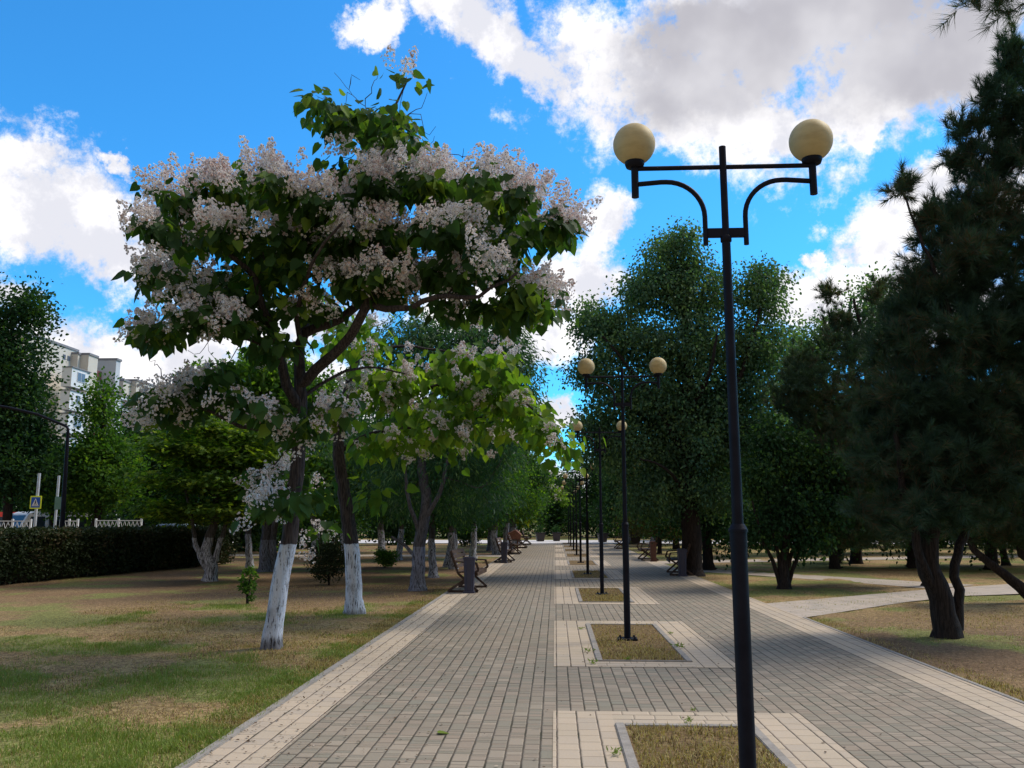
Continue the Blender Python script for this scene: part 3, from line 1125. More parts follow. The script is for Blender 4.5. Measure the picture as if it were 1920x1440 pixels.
grass('grass', (-7.5, XL0 - 0.07, 5.0, 17.0), 210000, 0.03, 0.075, 'green', 11, 'patchy short green grass on the left lawn')
grass('dry_grass', (-8.5, XL0 - 0.07, 5.0, 22.0), 300000, 0.02, 0.055, 'dry', 12, 'dry straw coloured grass on the left lawn')
grass('dry_grass', (XR1 + 0.07, 9.5, 7.0, 21.0), 90000, 0.02, 0.05, 'dry', 13, 'thin dry grass under the right pines')
grass('grass', (XR1 + 0.07, 9.5, 8.0, 24.0), 24000, 0.03, 0.06, 'green', 14, 'sparse green grass beside the right border')
grass('dry_grass', (XL0 - .42, XL0 - 0.03, 5.0, 21.0), 60000, 0.03, 0.075, 'dry', 15, 'dry grass fringe leaning over the left kerb')
grass('grass', (XL0 - .5, XL0 - 0.03, 5.0, 18.0), 34000, 0.03, 0.08, 'green', 16, 'green tufts along the left kerb')
grass('dry_grass', (XR1 + .01, XR1 + .4, 7.0, 15.0), 20000, 0.03, 0.06, 'dry', 17, 'dry grass fringe along the right border')
for i, ly in enumerate(LAMP_Y[:4]):
    o = grass('dry_grass', (BIX0 + 0.09, BIX1 - 0.09, ly - 1.68, ly + (2.32 if i == 0 else 1.74)), [26000, 16000, 8000, 5000][i], 0.02, 0.06, 'dry', 20 + i,
              'dry mown grass filling the %s lamp bed' % ['nearest', 'second', 'third', 'fourth'][i], zf=0.006)


# ------------------------------------------------------------------ lamp posts
def make_lamp():
    root = empty('street_lamp', (LAMP_X, LAMP_Y[0], 0))
    tag(root, 'x', 'street lamp', 'twin globe lamp posts along the middle of the walk')
    ZB = 3.66 - 0.03          # cross beam
    mb = MB()
    mb.tube([(0, 0, 0.03), (0, 0, 1.50)], 0.0445, 18)
    mb.lathe([(0.0465, 1.462), (0.0468, 1.54)], sides=18)
    mb.lathe([(0.052, 1.54), (0.052, 1.556)], sides=18)
    mb.lathe([(0.051, 1.556), (0.036, 1.585)], sides=18)
    mb.tube([(0, 0, 1.57), (0, 0, ZB - 0.42)], [0.0315, 0.0245], 16)
    mb.lathe([(0.026, ZB - 0.455), (0.032, ZB - 0.45), (0.032, ZB - 0.42), (0.024, ZB - 0.415)], sides=16)
    mb.tube([(0, 0, ZB - 0.42), (0, 0, ZB + 0.125)], 0.0205, 14)
    mb.build('pole', M['metal'], root)
    bp = MB()
    bp.box(-0.13, 0.13, -0.13, 0.13, 0.012, 0.034, bev=0.004)
    for sx in (-1, 1):
        for sy in (-1, 1):
            bp.lathe([(0.014, 0.034), (0.014, 0.05), (0.008, 0.062)], (sx * 0.095, sy * 0.095, 0), 6)
    bp.build('base_plate', M['metal'], root)
    br = MB()
    br.tube([(-0.495, 0, ZB), (0.495, 0, ZB)], 0.0135, 10)
    br.build('cross_bar', M['metal'], root)
    br = MB()
    br.box(-0.105, 0.105, -0.014, 0.014, ZB - 0.425, ZB - 0.372, bev=0.003)
    br.build('brace', M['metal'], root)
    for s in (-1, 1):
        a = MB()
        a.tube([(s * 0.51, 0, ZB - 0.175), (s * 0.51, 0, ZB + 0.02)], 0.0215, 12)
        pts = [(s * 0.49, 0, ZB - 0.095), (s * 0.36, 0, ZB - 0.085)]
        for q in range(0, 11):
            an = q / 10 * math.pi / 2
            pts.append((s * (0.115 + 0.215 * (1 - math.sin(an))), 0, ZB - 0.085 - 0.215 * (1 - math.cos(an))))
        pts.append((s * 0.115, 0, ZB - 0.40))
        pts.append((s * 0.115, 0, ZB - 0.47))
        a.tube(pts, 0.0145, 10)
        arm = a.build('arm', M['metal'], root)
        h = MB()
        h.lathe([(0.028, ZB + 0.005), (0.050, ZB + 0.010), (0.057, ZB + 0.028), (0.057, ZB + 0.052), (0.048, ZB + 0.056)], (s * 0.51, 0, 0), 20)
        h.build('lamp_holder', M['metal'], arm)
        gl = MB()
        prof = []
        R = 0.123
        cz = ZB + 0.150
        for q in range(0, 19):
            ph = -math.pi / 2 + 0.42 + (math.pi - 0.42) * q / 18
            prof.append((max(R * math.cos(ph), 0.001), cz + R * math.sin(ph)))
        gl.lathe(prof, (s * 0.51, 0, 0), 30)
        gl.build('globe', M['globe'], root)
    return root


lamp = make_lamp()
ordn = ['nearest', 'second', 'third', 'fourth', 'fifth', 'sixth', 'seventh', 'eighth', 'farthest']
for i, ly in enumerate(LAMP_Y):
    lab = 'black twin-globe lamp post standing in the %s grass bed from the camera' % ordn[i]
    if i == 0:
        lab = 'large black twin-globe lamp post in the front right, nearest to the camera'
        lamp["label"] = lab
    else:
        o = copy_thing(lamp, (LAMP_X + random.Random(i).uniform(-.03, .03), ly + 0.05, 0), random.Random(i).uniform(-.03, .03), 1.0 if i < 2 else 0.985, lab)

# ------------------------------------------------------------------ benches, bins
def make_bench():
    """seat along y, facing +x; origin at the middle on the ground"""
    root = empty('park_bench', (0, 0, 0))
    tag(root, 'x', 'bench')
    HL = 0.85
    for s in (-1, 1):
        f = MB()
        y = s * (HL - 0.10)
        th, w = 0.045, 0.05
        up = (0, 1, 0)
        f.bar((-0.36, y, 0.022), (0.34, y, 0.022), w, th, 0, up)                     # ground rail
        f.bar((0.34, y, 0.03), (-0.12, y, 0.42), w, th, 0, up)                        # front foot to back of seat
        f.bar((-0.12, y, 0.42), (-0.30, y, 0.92), w, th, 0, up)                       # back post
        f.bar((-0.34, y + 0.051 * s, 0.03), (0.02, y + 0.051 * s, 0.27), w, th, 0, up)
        f.bar((0.02, y + 0.051 * s, 0.27), (0.36, y + 0.051 * s, 0.50), w, th, 0, up)
        f.bar((0.36, y + 0.051 * s, 0.49), (0.30, y + 0.051 * s, 0.66), w, th * .8, 0, up)
        f.bar((0.32, y + 0.051 * s, 0.66), (-0.24, y + 0.051 * s, 0.69), 0.03, 0.07, 0, up)  # arm
        f.build('frame', M['wood'], root)
    st = MB()
    for q in range(5):
        x = -0.12 + q * 0.093
        st.box(x, x + 0.08, -HL, HL, 0.445 - 0.004 * abs(q - 2), 0.475 - 0.004 * abs(q - 2), bev=0.005)
    st.box(0.31, 0.335, -HL + .06, HL - .06, 0.37, 0.44, bev=0.004)
    st.build('seat', M['wood'], root)
    bk = MB()
    for q in range(4):
        z0 = 0.54 + q * 0.105
        x0 = -0.10 - (z0 - 0.42) * 0.36
        vs_ = []
        for yy in (-HL, HL):
            for (dx, dz) in ((0, 0), (0.028, 0.008), (-0.004, 0.088), (-0.032, 0.080)):
                vs_.append((x0 + dx, yy, z0 + dz))
        bk.add(vs_, [(0, 1, 2, 3), (7, 6, 5, 4), (0, 4, 5, 1), (1, 5, 6, 2), (2, 6, 7, 3), (3, 7, 4, 0)])
    bk.build('backrest', M['wood'], root)
    return root


def make_bin(mat):
    root = empty('litter_bin', (0, 0, 0))
    tag(root, 'x', 'litter bin')
    b_ = MB()
    a0, a1, h = 0.10, 0.125, 0.74
    vs_ = [(sx * a0, sy * a0, 0.04) for sx, sy in ((-1, -1), (1, -1), (1, 1), (-1, 1))] + [(sx * a1, sy * a1, h) for sx, sy in ((-1, -1), (1, -1), (1, 1), (-1, 1))]
    b_.add(vs_, [(3, 2, 1, 0), (4, 5, 6, 7), (0, 1, 5, 4), (1, 2, 6, 5), (2, 3, 7, 6), (3, 0, 4, 7)])
    b_.box(-0.13, 0.13, -0.13, 0.13, 0.0, 0.038)
    for sx in (-1, 1):
        b_.bar((sx * 0.06, -0.129, 0.06), (sx * 0.072, -0.144, h - .03), 0.012, 0.012)
    b_.build('body', mat, root)
    l_ = MB()
    l_.box(-0.14, 0.14, -0.14, 0.14, h + 0.002, h + 0.04, bev=0.008)
    l_.box(-0.11, 0.11, -0.11, 0.11, h + 0.04, h + 0.055, bev=0.004)
    l_.box(0.145, 0.175, -0.03, 0.03, h - 0.04, h + 0.001)
    l_.build('lid', mat, root)
    return root


bench = make_bench()
bench.location = (-2.06, 20.55, 0)
bench.rotation_euler = (0, 0, math.radians(-3))
bench["label"] = 'brown slatted bench nearest the camera on the left edge of the walk'
bench["group"] = 'wooden benches along the walk'
for (x, y, r, lab) in [(-2.02, 34.7, -2, 'second bench on the left edge, between bin and thick white trunk'),
                       (-2.05, 43.0, 0, 'third bench on the left, just before the brown sloped stand'),
                       (-2.05, 52.5, 0, 'fourth bench on the left, half hidden behind the brown sloped stand'),
                       (-2.02, 60.2, 0, 'farthest small bench on the left edge near the pale road'),
                       (3.78, 26.9, 176, 'brown slatted bench on the right edge beside the thick elm trunk'),
                       (3.85, 36.6, 180, 'bench on the right edge behind the reddish brown bin'),
                       (3.85, 51.5, 180, 'far bench on the right edge beside the lawn corner')]:
    copy_thing(bench, (x, y, 0), math.radians(r), 1.0, lab)
bn = make_bin(M['bin'])
bn.location = (-1.95, 19.70, 0)
bn["label"] = 'dark blue litter bin at the near end of the first left bench'
bn["group"] = 'litter bins beside the benches'
for (x, y, lab) in [(-1.98, 33.6, 'dark blue litter bin at the second left bench'),
                    (3.72, 25.85, 'dark grey litter bin in front of the right bench by the elm')]:
    copy_thing(bn, (x, y, 0), 0, 1.0, lab)
bb = make_bin(M['binbrown'])
bb.location = (3.93, 35.2, 0)
bb["label"] = 'reddish brown litter bin on the right border before the far bench'
bb["group"] = 'litter bins beside the benches'

# brown stand with a sloped top
st_root = tag(empty('display_stand', (-2.22, 46.5, 0)), 'brown stand with a broad sloped top behind the third left bench', 'stand')
q = MB()
for sx in (-0.2, 0.2):
    q.bar((sx, 0, 0), (sx, 0, 0.75), 0.07, 0.07)
q.bar((-0.2, 0, 0.3), (0.2, 0, 0.3), 0.05, 0.05)
q.build('post', M['binbrown'], st_root)
q = MB()
q.add([(-0.36, -0.3, 0.62), (0.36, -0.3, 0.62), (0.36, 0.3, 0.72), (-0.36, 0.3, 0.72), (-0.34, -0.28, 0.90), (0.10, -0.28, 1.12), (0.10, 0.3, 1.16), (-0.34, 0.3, 0.98), (0.40, -0.28, 0.86), (0.40, 0.3, 0.92)],
      [(3, 2, 1, 0), (0, 1, 8, 5, 4), (3, 7, 6, 9, 2), (4, 5, 6, 7), (5, 8, 9, 6), (1, 2, 9, 8), (0, 4, 7, 3)])
q.build('top', mat_noise('stand_wood', (0.20, 0.085, 0.06), (0.32, 0.15, 0.10), 6, 0.7, 0.2, 4), st_root)

# dark planters at the far end
pl = tag(empty('planter', (0.1, 70.0, 0)), 'dark square planter on the pale road at the end of the walk', 'planter', 'dark planters at the far end')
q = MB()
q.add([(-.26, -.26, 0.02), (.26, -.26, 0.02), (.26, .26, 0.02), (-.26, .26, 0.02), (-.34, -.34, .62), (.34, -.34, .62), (.34, .34, .62), (-.34, .34, .62)],
      [(3, 2, 1, 0), (0, 1, 5, 4), (1, 2, 6, 5), (2, 3, 7, 6), (3, 0, 4, 7), (4, 5, 6, 7)])
q.box(-.38, .38, -.38, .38, .622, .70, bev=0.01)
q.build('tub', M['iron'], pl)
rng = np.random.default_rng(77)
pp = rng.normal(0, 0.16, (260, 3)) + np.array([0, 0, 0.86])
scatter('foliage', pp, norm(pp - np.array([0, 0, .6])), rng.normal(size=pp.shape), np.full(260, 0.11), LEAF_OVAL, M['leaf_dark'], pl)
for (x, y, s, lab) in [(-1.2, 69.0, 1.0, 'dark planter left of the path axis on the pale road'), (3.6, 66.5, 1.0, 'dark planter right of the lamp row on the pale road'),
                       (5.6, 62.0, 1.2, 'dark planter near the right edge of the pale road')]:
    copy_thing(pl, (x, y, 0), 0.2, s, lab)

# ------------------------------------------------------------------ flowering catalpa in front
def A1(u, v, dy=0.0):
    return at(u, v, 11.26 + dy)


rng = np.random.default_rng(101)
cb = G(507, 1212)
b3 = (cb[0], cb[1], 0.0)
T1 = tag(empty('catalpa_tree', b3), 'flowering catalpa with leaning whitewashed trunk and broad white blossom crown, front left', 'tree', 'catalpas with white blossom')
sk = Skel(rng)
sk.chain([A1(509, 1216), A1(520, 1120), A1(535, 1050), A1(545, 990), A1(556, 890), A1(563, 800), A1(563, 740, .02), A1(562, 650, .05), A1(572, 625, .1)], 0.122, 0.070, wob=0.006, nolink=14)
sk.limb([A1(572, 625, .1), A1(640, 595, .3), A1(690, 560, .5), A1(735, 535, .7), A1(800, 520, .9), A1(870, 525, 1.0), A1(940, 520, 1.1)], 0.072, 0.022)
sk.limb([A1(563, 765), A1(540, 725, -.15), A1(524, 660, -.3), A1(512, 625, -.4), A1(488, 560, -.6), A1(470, 510, -.7), A1(400, 450, -.9), A1(340, 420, -1.0)], 0.075, 0.02)
sk.limb([A1(562, 730), A1(600, 690, -.2), A1(640, 650, -.4), A1(668, 610, -.6), A1(690, 575, -.7), A1(712, 500, -.7), A1(720, 410, -.4), A1(716, 320, -.2), A1(725, 250, -.1), A1(745, 190, 0), A1(765, 150, 0)], 0.078, 0.012)
sk.limb([A1(690, 575, -.7), A1(760, 580, -1.0), A1(830, 555, -1.2), A1(900, 555, -1.3), A1(970, 510, -1.3)], 0.05, 0.016)
sk.limb([A1(512, 625, -.4), A1(440, 560, .2), A1(380, 500, .6), A1(320, 470, .9)], 0.04, 0.014)
sk.limb([A1(562, 650, .05), A1(590, 560, .8), A1(600, 480, 1.2), A1(580, 420, 1.4), A1(540, 370, 1.5)], 0.045, 0.015)
sk.limb([A1(562, 650, .05), A1(560, 570, -.8), A1(590, 480, -1.4), A1(640, 420, -1.7)], 0.042, 0.014)
sk.limb([A1(563, 800), A1(520, 798, -.2), A1(470, 802, -.35), A1(425, 790, -.4), A1(390, 770, -.4), A1(355, 755, -.4), A1(328, 745, -.4)], 0.04, 0.012)
sk.limb([A1(524, 660, -.3), A1(470, 640, -.4), A1(410, 620, -.5), A1(340, 600, -.5), A1(300, 610, -.5)], 0.03, 0.008)
sk.limb([A1(563, 740), A1(640, 700, .4), A1(700, 690, .8), A1(760, 700, 1.0)], 0.03, 0.010)
# bare dead twigs standing above the crown
for (pts) in [[(716, 300), (680, 200), (650, 165), (632, 135)], [(650, 165), (660, 140), (672, 150)], [(725, 250), (775, 215), (800, 250), (818, 238)],
              [(760, 240), (790, 200), (800, 175)], [(716, 320), (770, 290), (800, 270), (815, 250)], [(870, 340), (890, 300), (905, 275)], [(860, 330), (862, 300), (868, 280)],
              [(680, 200), (700, 160), (708, 140)], [(410, 620), (370, 660), (350, 650)], [(345, 755), (300, 690), (285, 680)], [(470, 640), (420, 690), (390, 650)]]:
    sk.limb([A1(*p, dy=rng.uniform(-.2, .2)) for p in pts], 0.009, 0.003, step=0.1, wob=0.02)


def crown_targets(px, rng, Yc, halfw, uc, depth, dens=1.0):
    """(u, v, ru, rv, n, flower share) -> twig ends gathered in flat sprays at several depths"""
    P, fl = [], []
    for (u, v, ru, rv, n, fs) in px:
        fs = min(1.0, fs * 1.3)
        n = int(round(n * dens))
        k = 1 if n < 4 else (2 if n < 9 else 3)
        w = max(0.15, 1 - ((u - uc) / halfw) ** 2) ** 0.5
        order = rng.permutation(k)
        for q in range(k):
            yc = Yc + depth * w * ((order[q] + rng.uniform(.15, .85)) / k * 2 - 1)
            cu, cv = u + ru * rng.uniform(-.45, .45), v + rv * rng.uniform(-.55, .55)
            m = n // k + (1 if q < n % k else 0)
            blooming = fs > 0 and rng.random() < 0.28 + fs * 0.95
            for _ in range(m):
                a = rng.uniform(0, 2 * math.pi)
                r_ = math.sqrt(rng.random())
                p = at(cu + ru * .75 * r_ * math.cos(a), cv + rv * rng.normal(0, .16), yc)
                P.append((p[0], p[1] + .42 * r_ * math.sin(a), p[2] - .10 * r_ * r_))
                fl.append(blooming and rng.random() < 0.45 + fs * 0.6)
    return np.array(P), np.array(fl)


PX1 = [(320, 375, 48, 38, 10, .9), (420, 355, 52, 40, 12, .75), (520, 350, 55, 40, 13, .7), (620, 375, 55, 42, 14, .7), (710, 345, 55, 40, 13, .65), (800, 330, 58, 42, 14, .65),
       (890, 350, 50, 38, 12, .65), (970, 370, 45, 32, 10, .7), (1035, 400, 30, 32, 6, .7),
       (330, 425, 52, 30, 9, .55), (420, 430, 60, 38, 12, .5), (520, 440, 60, 40, 12, .5), (630, 450, 60, 40, 13, .65), (720, 440, 60, 40, 13, .65), (820, 430, 60, 40, 13, .55), (910, 440, 52, 36, 10, .4), (990, 440, 45, 32, 8, .4),
       (340, 495, 48, 30, 10, .55), (420, 515, 50, 32, 9, .35), (520, 510, 55, 28, 8, .25), (640, 500, 55, 30, 11, .7), (730, 505, 55, 32, 12, .75), (820, 490, 52, 34, 11, .7), (910, 500, 55, 32, 11, .55), (1000, 525, 42, 36, 10, .6),
       (385, 565, 30, 30, 8, .55), (300, 612, 42, 12, 7, .3), (470, 590, 40, 30, 6, .3), (560, 560, 50, 20, 5, .1), (500, 640, 40, 25, 4, .2), (370, 590, 30, 22, 4, .4), (440, 590, 30, 18, 5, .45), (940, 560, 60, 20, 7, .2), (1000, 575, 40, 18, 5, .45), (860, 570, 50, 15, 4, .1),
       (615, 200, 40, 12, 6, .0), (680, 232, 40, 26, 9, .0), (735, 200, 18, 28, 6, .0), (765, 150, 6, 8, 1, .9), (745, 255, 34, 16, 4, .15), (655, 300, 30, 10, 2, .5), (740, 315, 50, 12, 4, .6),
       (325, 742, 30, 26, 8, .8), (362, 712, 28, 20, 6, .75), (405, 695, 25, 16, 4, .5), (305, 766, 16, 12, 3, .8), (430, 740, 40, 25, 4, .25), (495, 765, 30, 22, 3, .6), (600, 765, 40, 18, 3, .5), (560, 800, 22, 10, 2, .8), (630, 760, 30, 25, 4, .6),
       (490, 885, 22, 14, 2, .8), (545, 885, 18, 10, 2, .6), (525, 925, 30, 24, 5, .1), (580, 915, 18, 22, 3, .3), (600, 980, 8, 12, 1, .8)]
tg, fl = crown_targets(PX1, rng, 11.26, 470, 640, 1.75, 1.4)
tips = sk.connect(tg, zpen=0.5, step=0.22)
tp, td = tip_dirs(sk, tips)
sk.mesh('trunk', M['bark_cat'], T1, b3, rtip=0.0045, rough=0.055)
P, T, N, S = leaves_at(tp - np.array([0, 0, .07]), norm(td + np.array([0, 0, .25])), rng, 15, (.14, .16, .065), 0.15, 'droop')
scatter('crown', P - np.array(b3), T, N, S, LEAF_HEART, M['leaf_cat'], T1)
fc = tp[fl]
UPZ = np.array([0, 0, 1.0])
ctr = np.array(A1(640, 500))
ow = norm((fc - ctr) * np.array([.55, .75, 1.0]))
fcs = np.concatenate([fc + ow * rng.uniform(.0, .10, (len(fc), 1)) + rng.normal(0, .05, fc.shape) + UPZ * .05, fc + ow * .06 + rng.normal(0, 1, fc.shape) * np.array([.13, .13, .035]) + UPZ * .06, fc + ow * .16 + rng.normal(0, 1, fc.shape) * np.array([.12, .12, .05]) - UPZ * .06, fc + ow * .05 + rng.normal(0, 1, fc.shape) * np.array([.15, .15, .04]) + UPZ * .03])
ups = np.concatenate([ow, ow, ow, ow]) * 0.7 + np.array([0, 0, .8]) + rng.normal(0, .35, (len(fcs), 3))
tag(panicles('blossom', fcs, ups, rng, 46, 0.128, 0.041, T1, b3), kind='stuff')

# second catalpa, lighter leaves hanging over the walk
def A2(u, v, dy=0.0):
    return at(u, v, 15.28 + dy)


rng = np.random.default_rng(202)
cb = G(663, 1152)
b3 = (cb[0], cb[1], 0.0)
T2 = tag(empty('catalpa_tree', b3), 'second catalpa, upright whitewashed trunk and light green low branches with blossom', 'tree', 'catalpas with white blossom')
sk = Skel(rng)
sk.chain([A2(664, 1156), A2(663, 1080), A2(657, 1010), A2(645, 920), A2(634, 850), A2(640, 780, .1), A2(655, 720, .2), A2(670, 660, .3)], 0.155, 0.07, wob=0.006, nolink=14)
sk.limb([A2(640, 780), A2(700, 745, -.2), A2(770, 735, -.4), A2(850, 720, -.5), A2(930, 720, -.5), A2(1000, 770, -.4), A2(1045, 820, -.3)], 0.055, 0.012)
sk.limb([A2(634, 850), A2(690, 815, .3), A2(770, 800, .5), A2(850, 790, .6), A2(930, 780, .6)], 0.045, 0.012)
sk.limb([A2(670, 660), A2(740, 650, .4), A2(820, 655, .6), A2(890, 670, .6)], 0.04, 0.012)
sk.limb([A2(670, 660), A2(640, 600, .8), A2(620, 540, 1.0)], 0.045, 0.02)
PX2 = [(690, 705, 36, 26, 6, .6), (690, 735, 40, 20, 5, .6), (770, 705, 40, 30, 7, .6), (760, 750, 45, 28, 7, .5), (840, 715, 42, 32, 7, .6), (850, 760, 42, 25, 7, .5), (860, 670, 40, 22, 6, .5),
       (920, 690, 38, 30, 7, .4), (945, 670, 25, 25, 4, .7), (905, 740, 40, 30, 7, .35), (830, 780, 45, 25, 7, .55), (730, 800, 40, 28, 6, .4), (700, 830, 25, 22, 4, .2), (790, 820, 30, 24, 5, .4),
       (960, 740, 32, 36, 7, .35), (985, 790, 30, 28, 7, .3), (1020, 810, 28, 24, 6, .35), (1050, 835, 20, 12, 4, .2), (870, 825, 25, 12, 3, .5), (940, 800, 38, 18, 5, .3),
       (640, 610, 70, 30, 5, .2), (600, 560, 50, 25, 4, .3), (690, 925, 26, 10, 2, .0), (640, 660, 60, 40, 5, .3)]
tg, fl = crown_targets(PX2, rng, 15.28, 420, 780, 1.5)
tips = sk.connect(tg, zpen=0.5, step=0.25)
tp, td = tip_dirs(sk, tips)
sk.mesh('trunk', M['bark_cat2'], T2, b3, rtip=0.005, rough=0.055)
P, T, N, S = leaves_at(tp, norm(td + np.array([0, 0, .2])), rng, 16, (.20, .20, .13), 0.17, 'droop')
scatter('crown', P - np.array(b3), T, N, S, LEAF_HEART, M['leaf_cat2'], T2)
fc = tp[fl]
ctr = np.array(A2(800, 740))
ow = norm((fc - ctr) * np.array([.55, .9, 1.0]))
fcs = np.concatenate([fc + ow * rng.uniform(.06, .26, (len(fc), 1)) + rng.normal(0, .06, fc.shape), fc + ow * .1 + rng.normal(0, .13, fc.shape)])
ups = np.concatenate([ow, ow]) * 0.8 + np.array([0, 0, .7]) + rng.normal(0, .4, (len(fcs), 3))
tag(panicles('blossom', fcs, ups, rng, 50, 0.11, 0.047, T2, b3), kind='stuff')

# ------------------------------------------------------------------ trees on the left
def straight(base, top, k=4, wob=0.05, seed=0, z0=0.0):
    r = random.Random(seed)
    out = []
    for i in range(k + 1):
        f = i / k
        out.append((base[0] + (top[0] - base[0]) * f + (r.uniform(-wob, wob) if 0 < i else 0), base[1] + (top[1] - base[1]) * f + (r.uniform(-wob, wob) if 0 < i else 0), z0 + (top[2] - z0) * f))
    return out


# tree with narrow bluish leaves right behind the catalpas
bs = G(783, 1106)
Yb = bs[1]
broad_tree('broadleaf_tree', 'tree with fine bluish green leaves rising behind the second catalpa, bare grey trunk', 'tree', bs,
           [([(bs[0], bs[1], -.02), at(785, 1050, Yb), at(790, 1000, Yb), at(800, 940, Yb), at(790, 860, Yb + .3), at(800, 780, Yb + .4), at(830, 700, Yb + .5)], 0.17, 0.06)],
           [pb(850, 680, Yb + .6, 120, 85, 110), pb(950, 690, Yb + .6, 56, 95, 76), pb(790, 630, Yb + .8, 80, 45, 36), pb(900, 620, Yb + .6, 60, 30, 26), pb(960, 770, Yb + .6, 45, 60, 30),
            pb(800, 860, Yb + .8, 110, 90, 60, 1.2), pb(900, 870, Yb + .9, 90, 80, 50, 1.2), pb(720, 720, Yb + .8, 70, 80, 46), pb(700, 830, Yb + 2, 110, 80, 60), pb(720, 930, Yb + 2.5, 120, 40, 40), pb(880, 940, Yb + 2.5, 80, 36, 30)],
           M['leaf_robinia'], LEAF_NARROW, 80, (.26, .26, .20), 0.15, 'hang', M['bark_grey'], 31, None,
           limbs=[([at(790, 1000, Yb), at(765, 930, Yb - .3), at(760, 860, Yb - .4), at(770, 800, Yb - .3)], 0.06, 0.02),
                  ([at(795, 980, Yb), at(825, 920, Yb - .2), at(840, 860, Yb - .2), at(870, 780, Yb)], 0.065, 0.02),
                  ([at(786, 1045, Yb), at(755, 1020, Yb), at(735, 1005, Yb)], 0.05, 0.03)])

# white-washed maple with three stems
bs = G(392, 1089)
Yb = bs[1]
broad_tree('maple_tree', 'low maple with three whitewashed stems and yellow-green leaf layers', 'tree', bs,
           [([(bs[0], bs[1], -.02), at(397, 1065, Yb), at(385, 1030, Yb), at(400, 985, Yb + .1), at(405, 940, Yb + .1), at(410, 850, Yb + .1)], 0.17, 0.05),
            ([at(396, 1078, Yb), at(378, 1050, Yb - .1), at(365, 1015, Yb - .1), at(362, 985, Yb - .2), at(345, 900, Yb - .4)], 0.09, 0.03),
            ([at(398, 1075, Yb), at(405, 1045, Yb + .05), at(411, 1020, Yb), at(440, 940, Yb + .3), at(470, 880, Yb + .4)], 0.085, 0.03)],
           [pb(400, 800, Yb, 100, 26, 30, 1.6), pb(340, 840, Yb - .3, 60, 22, 20, 1.2), pb(400, 860, Yb, 120, 24, 40, 1.7), pb(340, 900, Yb - .3, 62, 22, 22, 1.2), pb(440, 910, Yb, 110, 24, 38, 1.6),
            pb(320, 950, Yb - .2, 46, 22, 16, 1.0), pb(400, 960, Yb, 110, 20, 30, 1.5), pb(500, 830, Yb + .3, 80, 40, 30, 1.5), pb(520, 930, Yb + .4, 80, 40, 30, 1.3)],
           M['leaf_maple'], LEAF_LOBED, 70, (.34, .34, .07), 0.125, 'flat', M['bark_worn'], 41)

# greener tree behind the catalpa's low left branch
bs = G(497, 1071)
Yb = bs[1]
broad_tree('broadleaf_tree', 'mid green tree with dark double trunk behind the flowering catalpa', 'tree', bs,
           [([(bs[0], bs[1], -.02), at(497, 1030, Yb), at(500, 980, Yb), at(490, 900, Yb), at(470, 780, Yb)], 0.2, 0.06),
            ([(bs[0] + .25, bs[1] + .1, -.02), at(512, 1020, Yb), at(516, 980, Yb), at(530, 900, Yb), at(560, 800, Yb)], 0.13, 0.05)],
           [pb(420, 740, Yb, 80, 50, 50), pb(500, 720, Yb, 80, 55, 55), pb(590, 760, Yb, 80, 70, 50), pb(470, 820, Yb + 1, 130, 60, 60), pb(600, 880, Yb + 1, 110, 70, 60), pb(680, 900, Yb + 2, 90, 70, 50)],
           M['leaf_mid'], LEAF_LOBED, 80, (.34, .34, .24), 0.15, 'any', M['bark_grey'], 42)

# slim white-washed trees of the left row: one built, the rest copied
def row_tree(seed, leaf, bark, tmpl=LEAF_OVAL, h=5.2, r=1.9, size=0.12, zlow=1.5, n=150, per=110, tr=0.16, label='x', spread=(.3, .3, .22), style='any', name='broadleaf_tree'):
    rr = np.random.default_rng(seed)
    blobs = []
    for q_ in range(9):
        a = q_ * 2.4 + rr.uniform(-.4, .4)
        z = zlow + .6 + (h - zlow - 1.1) * (q_ / 8)
        k_ = r * (0.75 if q_ in (0,) else 1 - 0.55 * (q_ / 8) ** 2) * 0.5
        blobs.append(((k_ * math.cos(a), k_ * math.sin(a), z), (r * .55, r * .55, (h - zlow) * .16), n // 9))
    return broad_tree(name, label, 'tree', (0, 0), [(straight((0, 0), (rr.uniform(-.3, .3), rr.uniform(-.3, .3), h * .8), 5, .09, seed, -.05), tr, 0.04)],
                      blobs, leaf, tmpl, per, spread, size, style, bark, seed, None, lock_z=1.1)[0]


def place(o, loc, rot, label, group=None, scale=1.0):
    o.location = loc
    o.rotation_euler = (0, 0, rot)
    o.scale = (scale,) * 3
    o["label"] = label
    if group:
        o["group"] = group


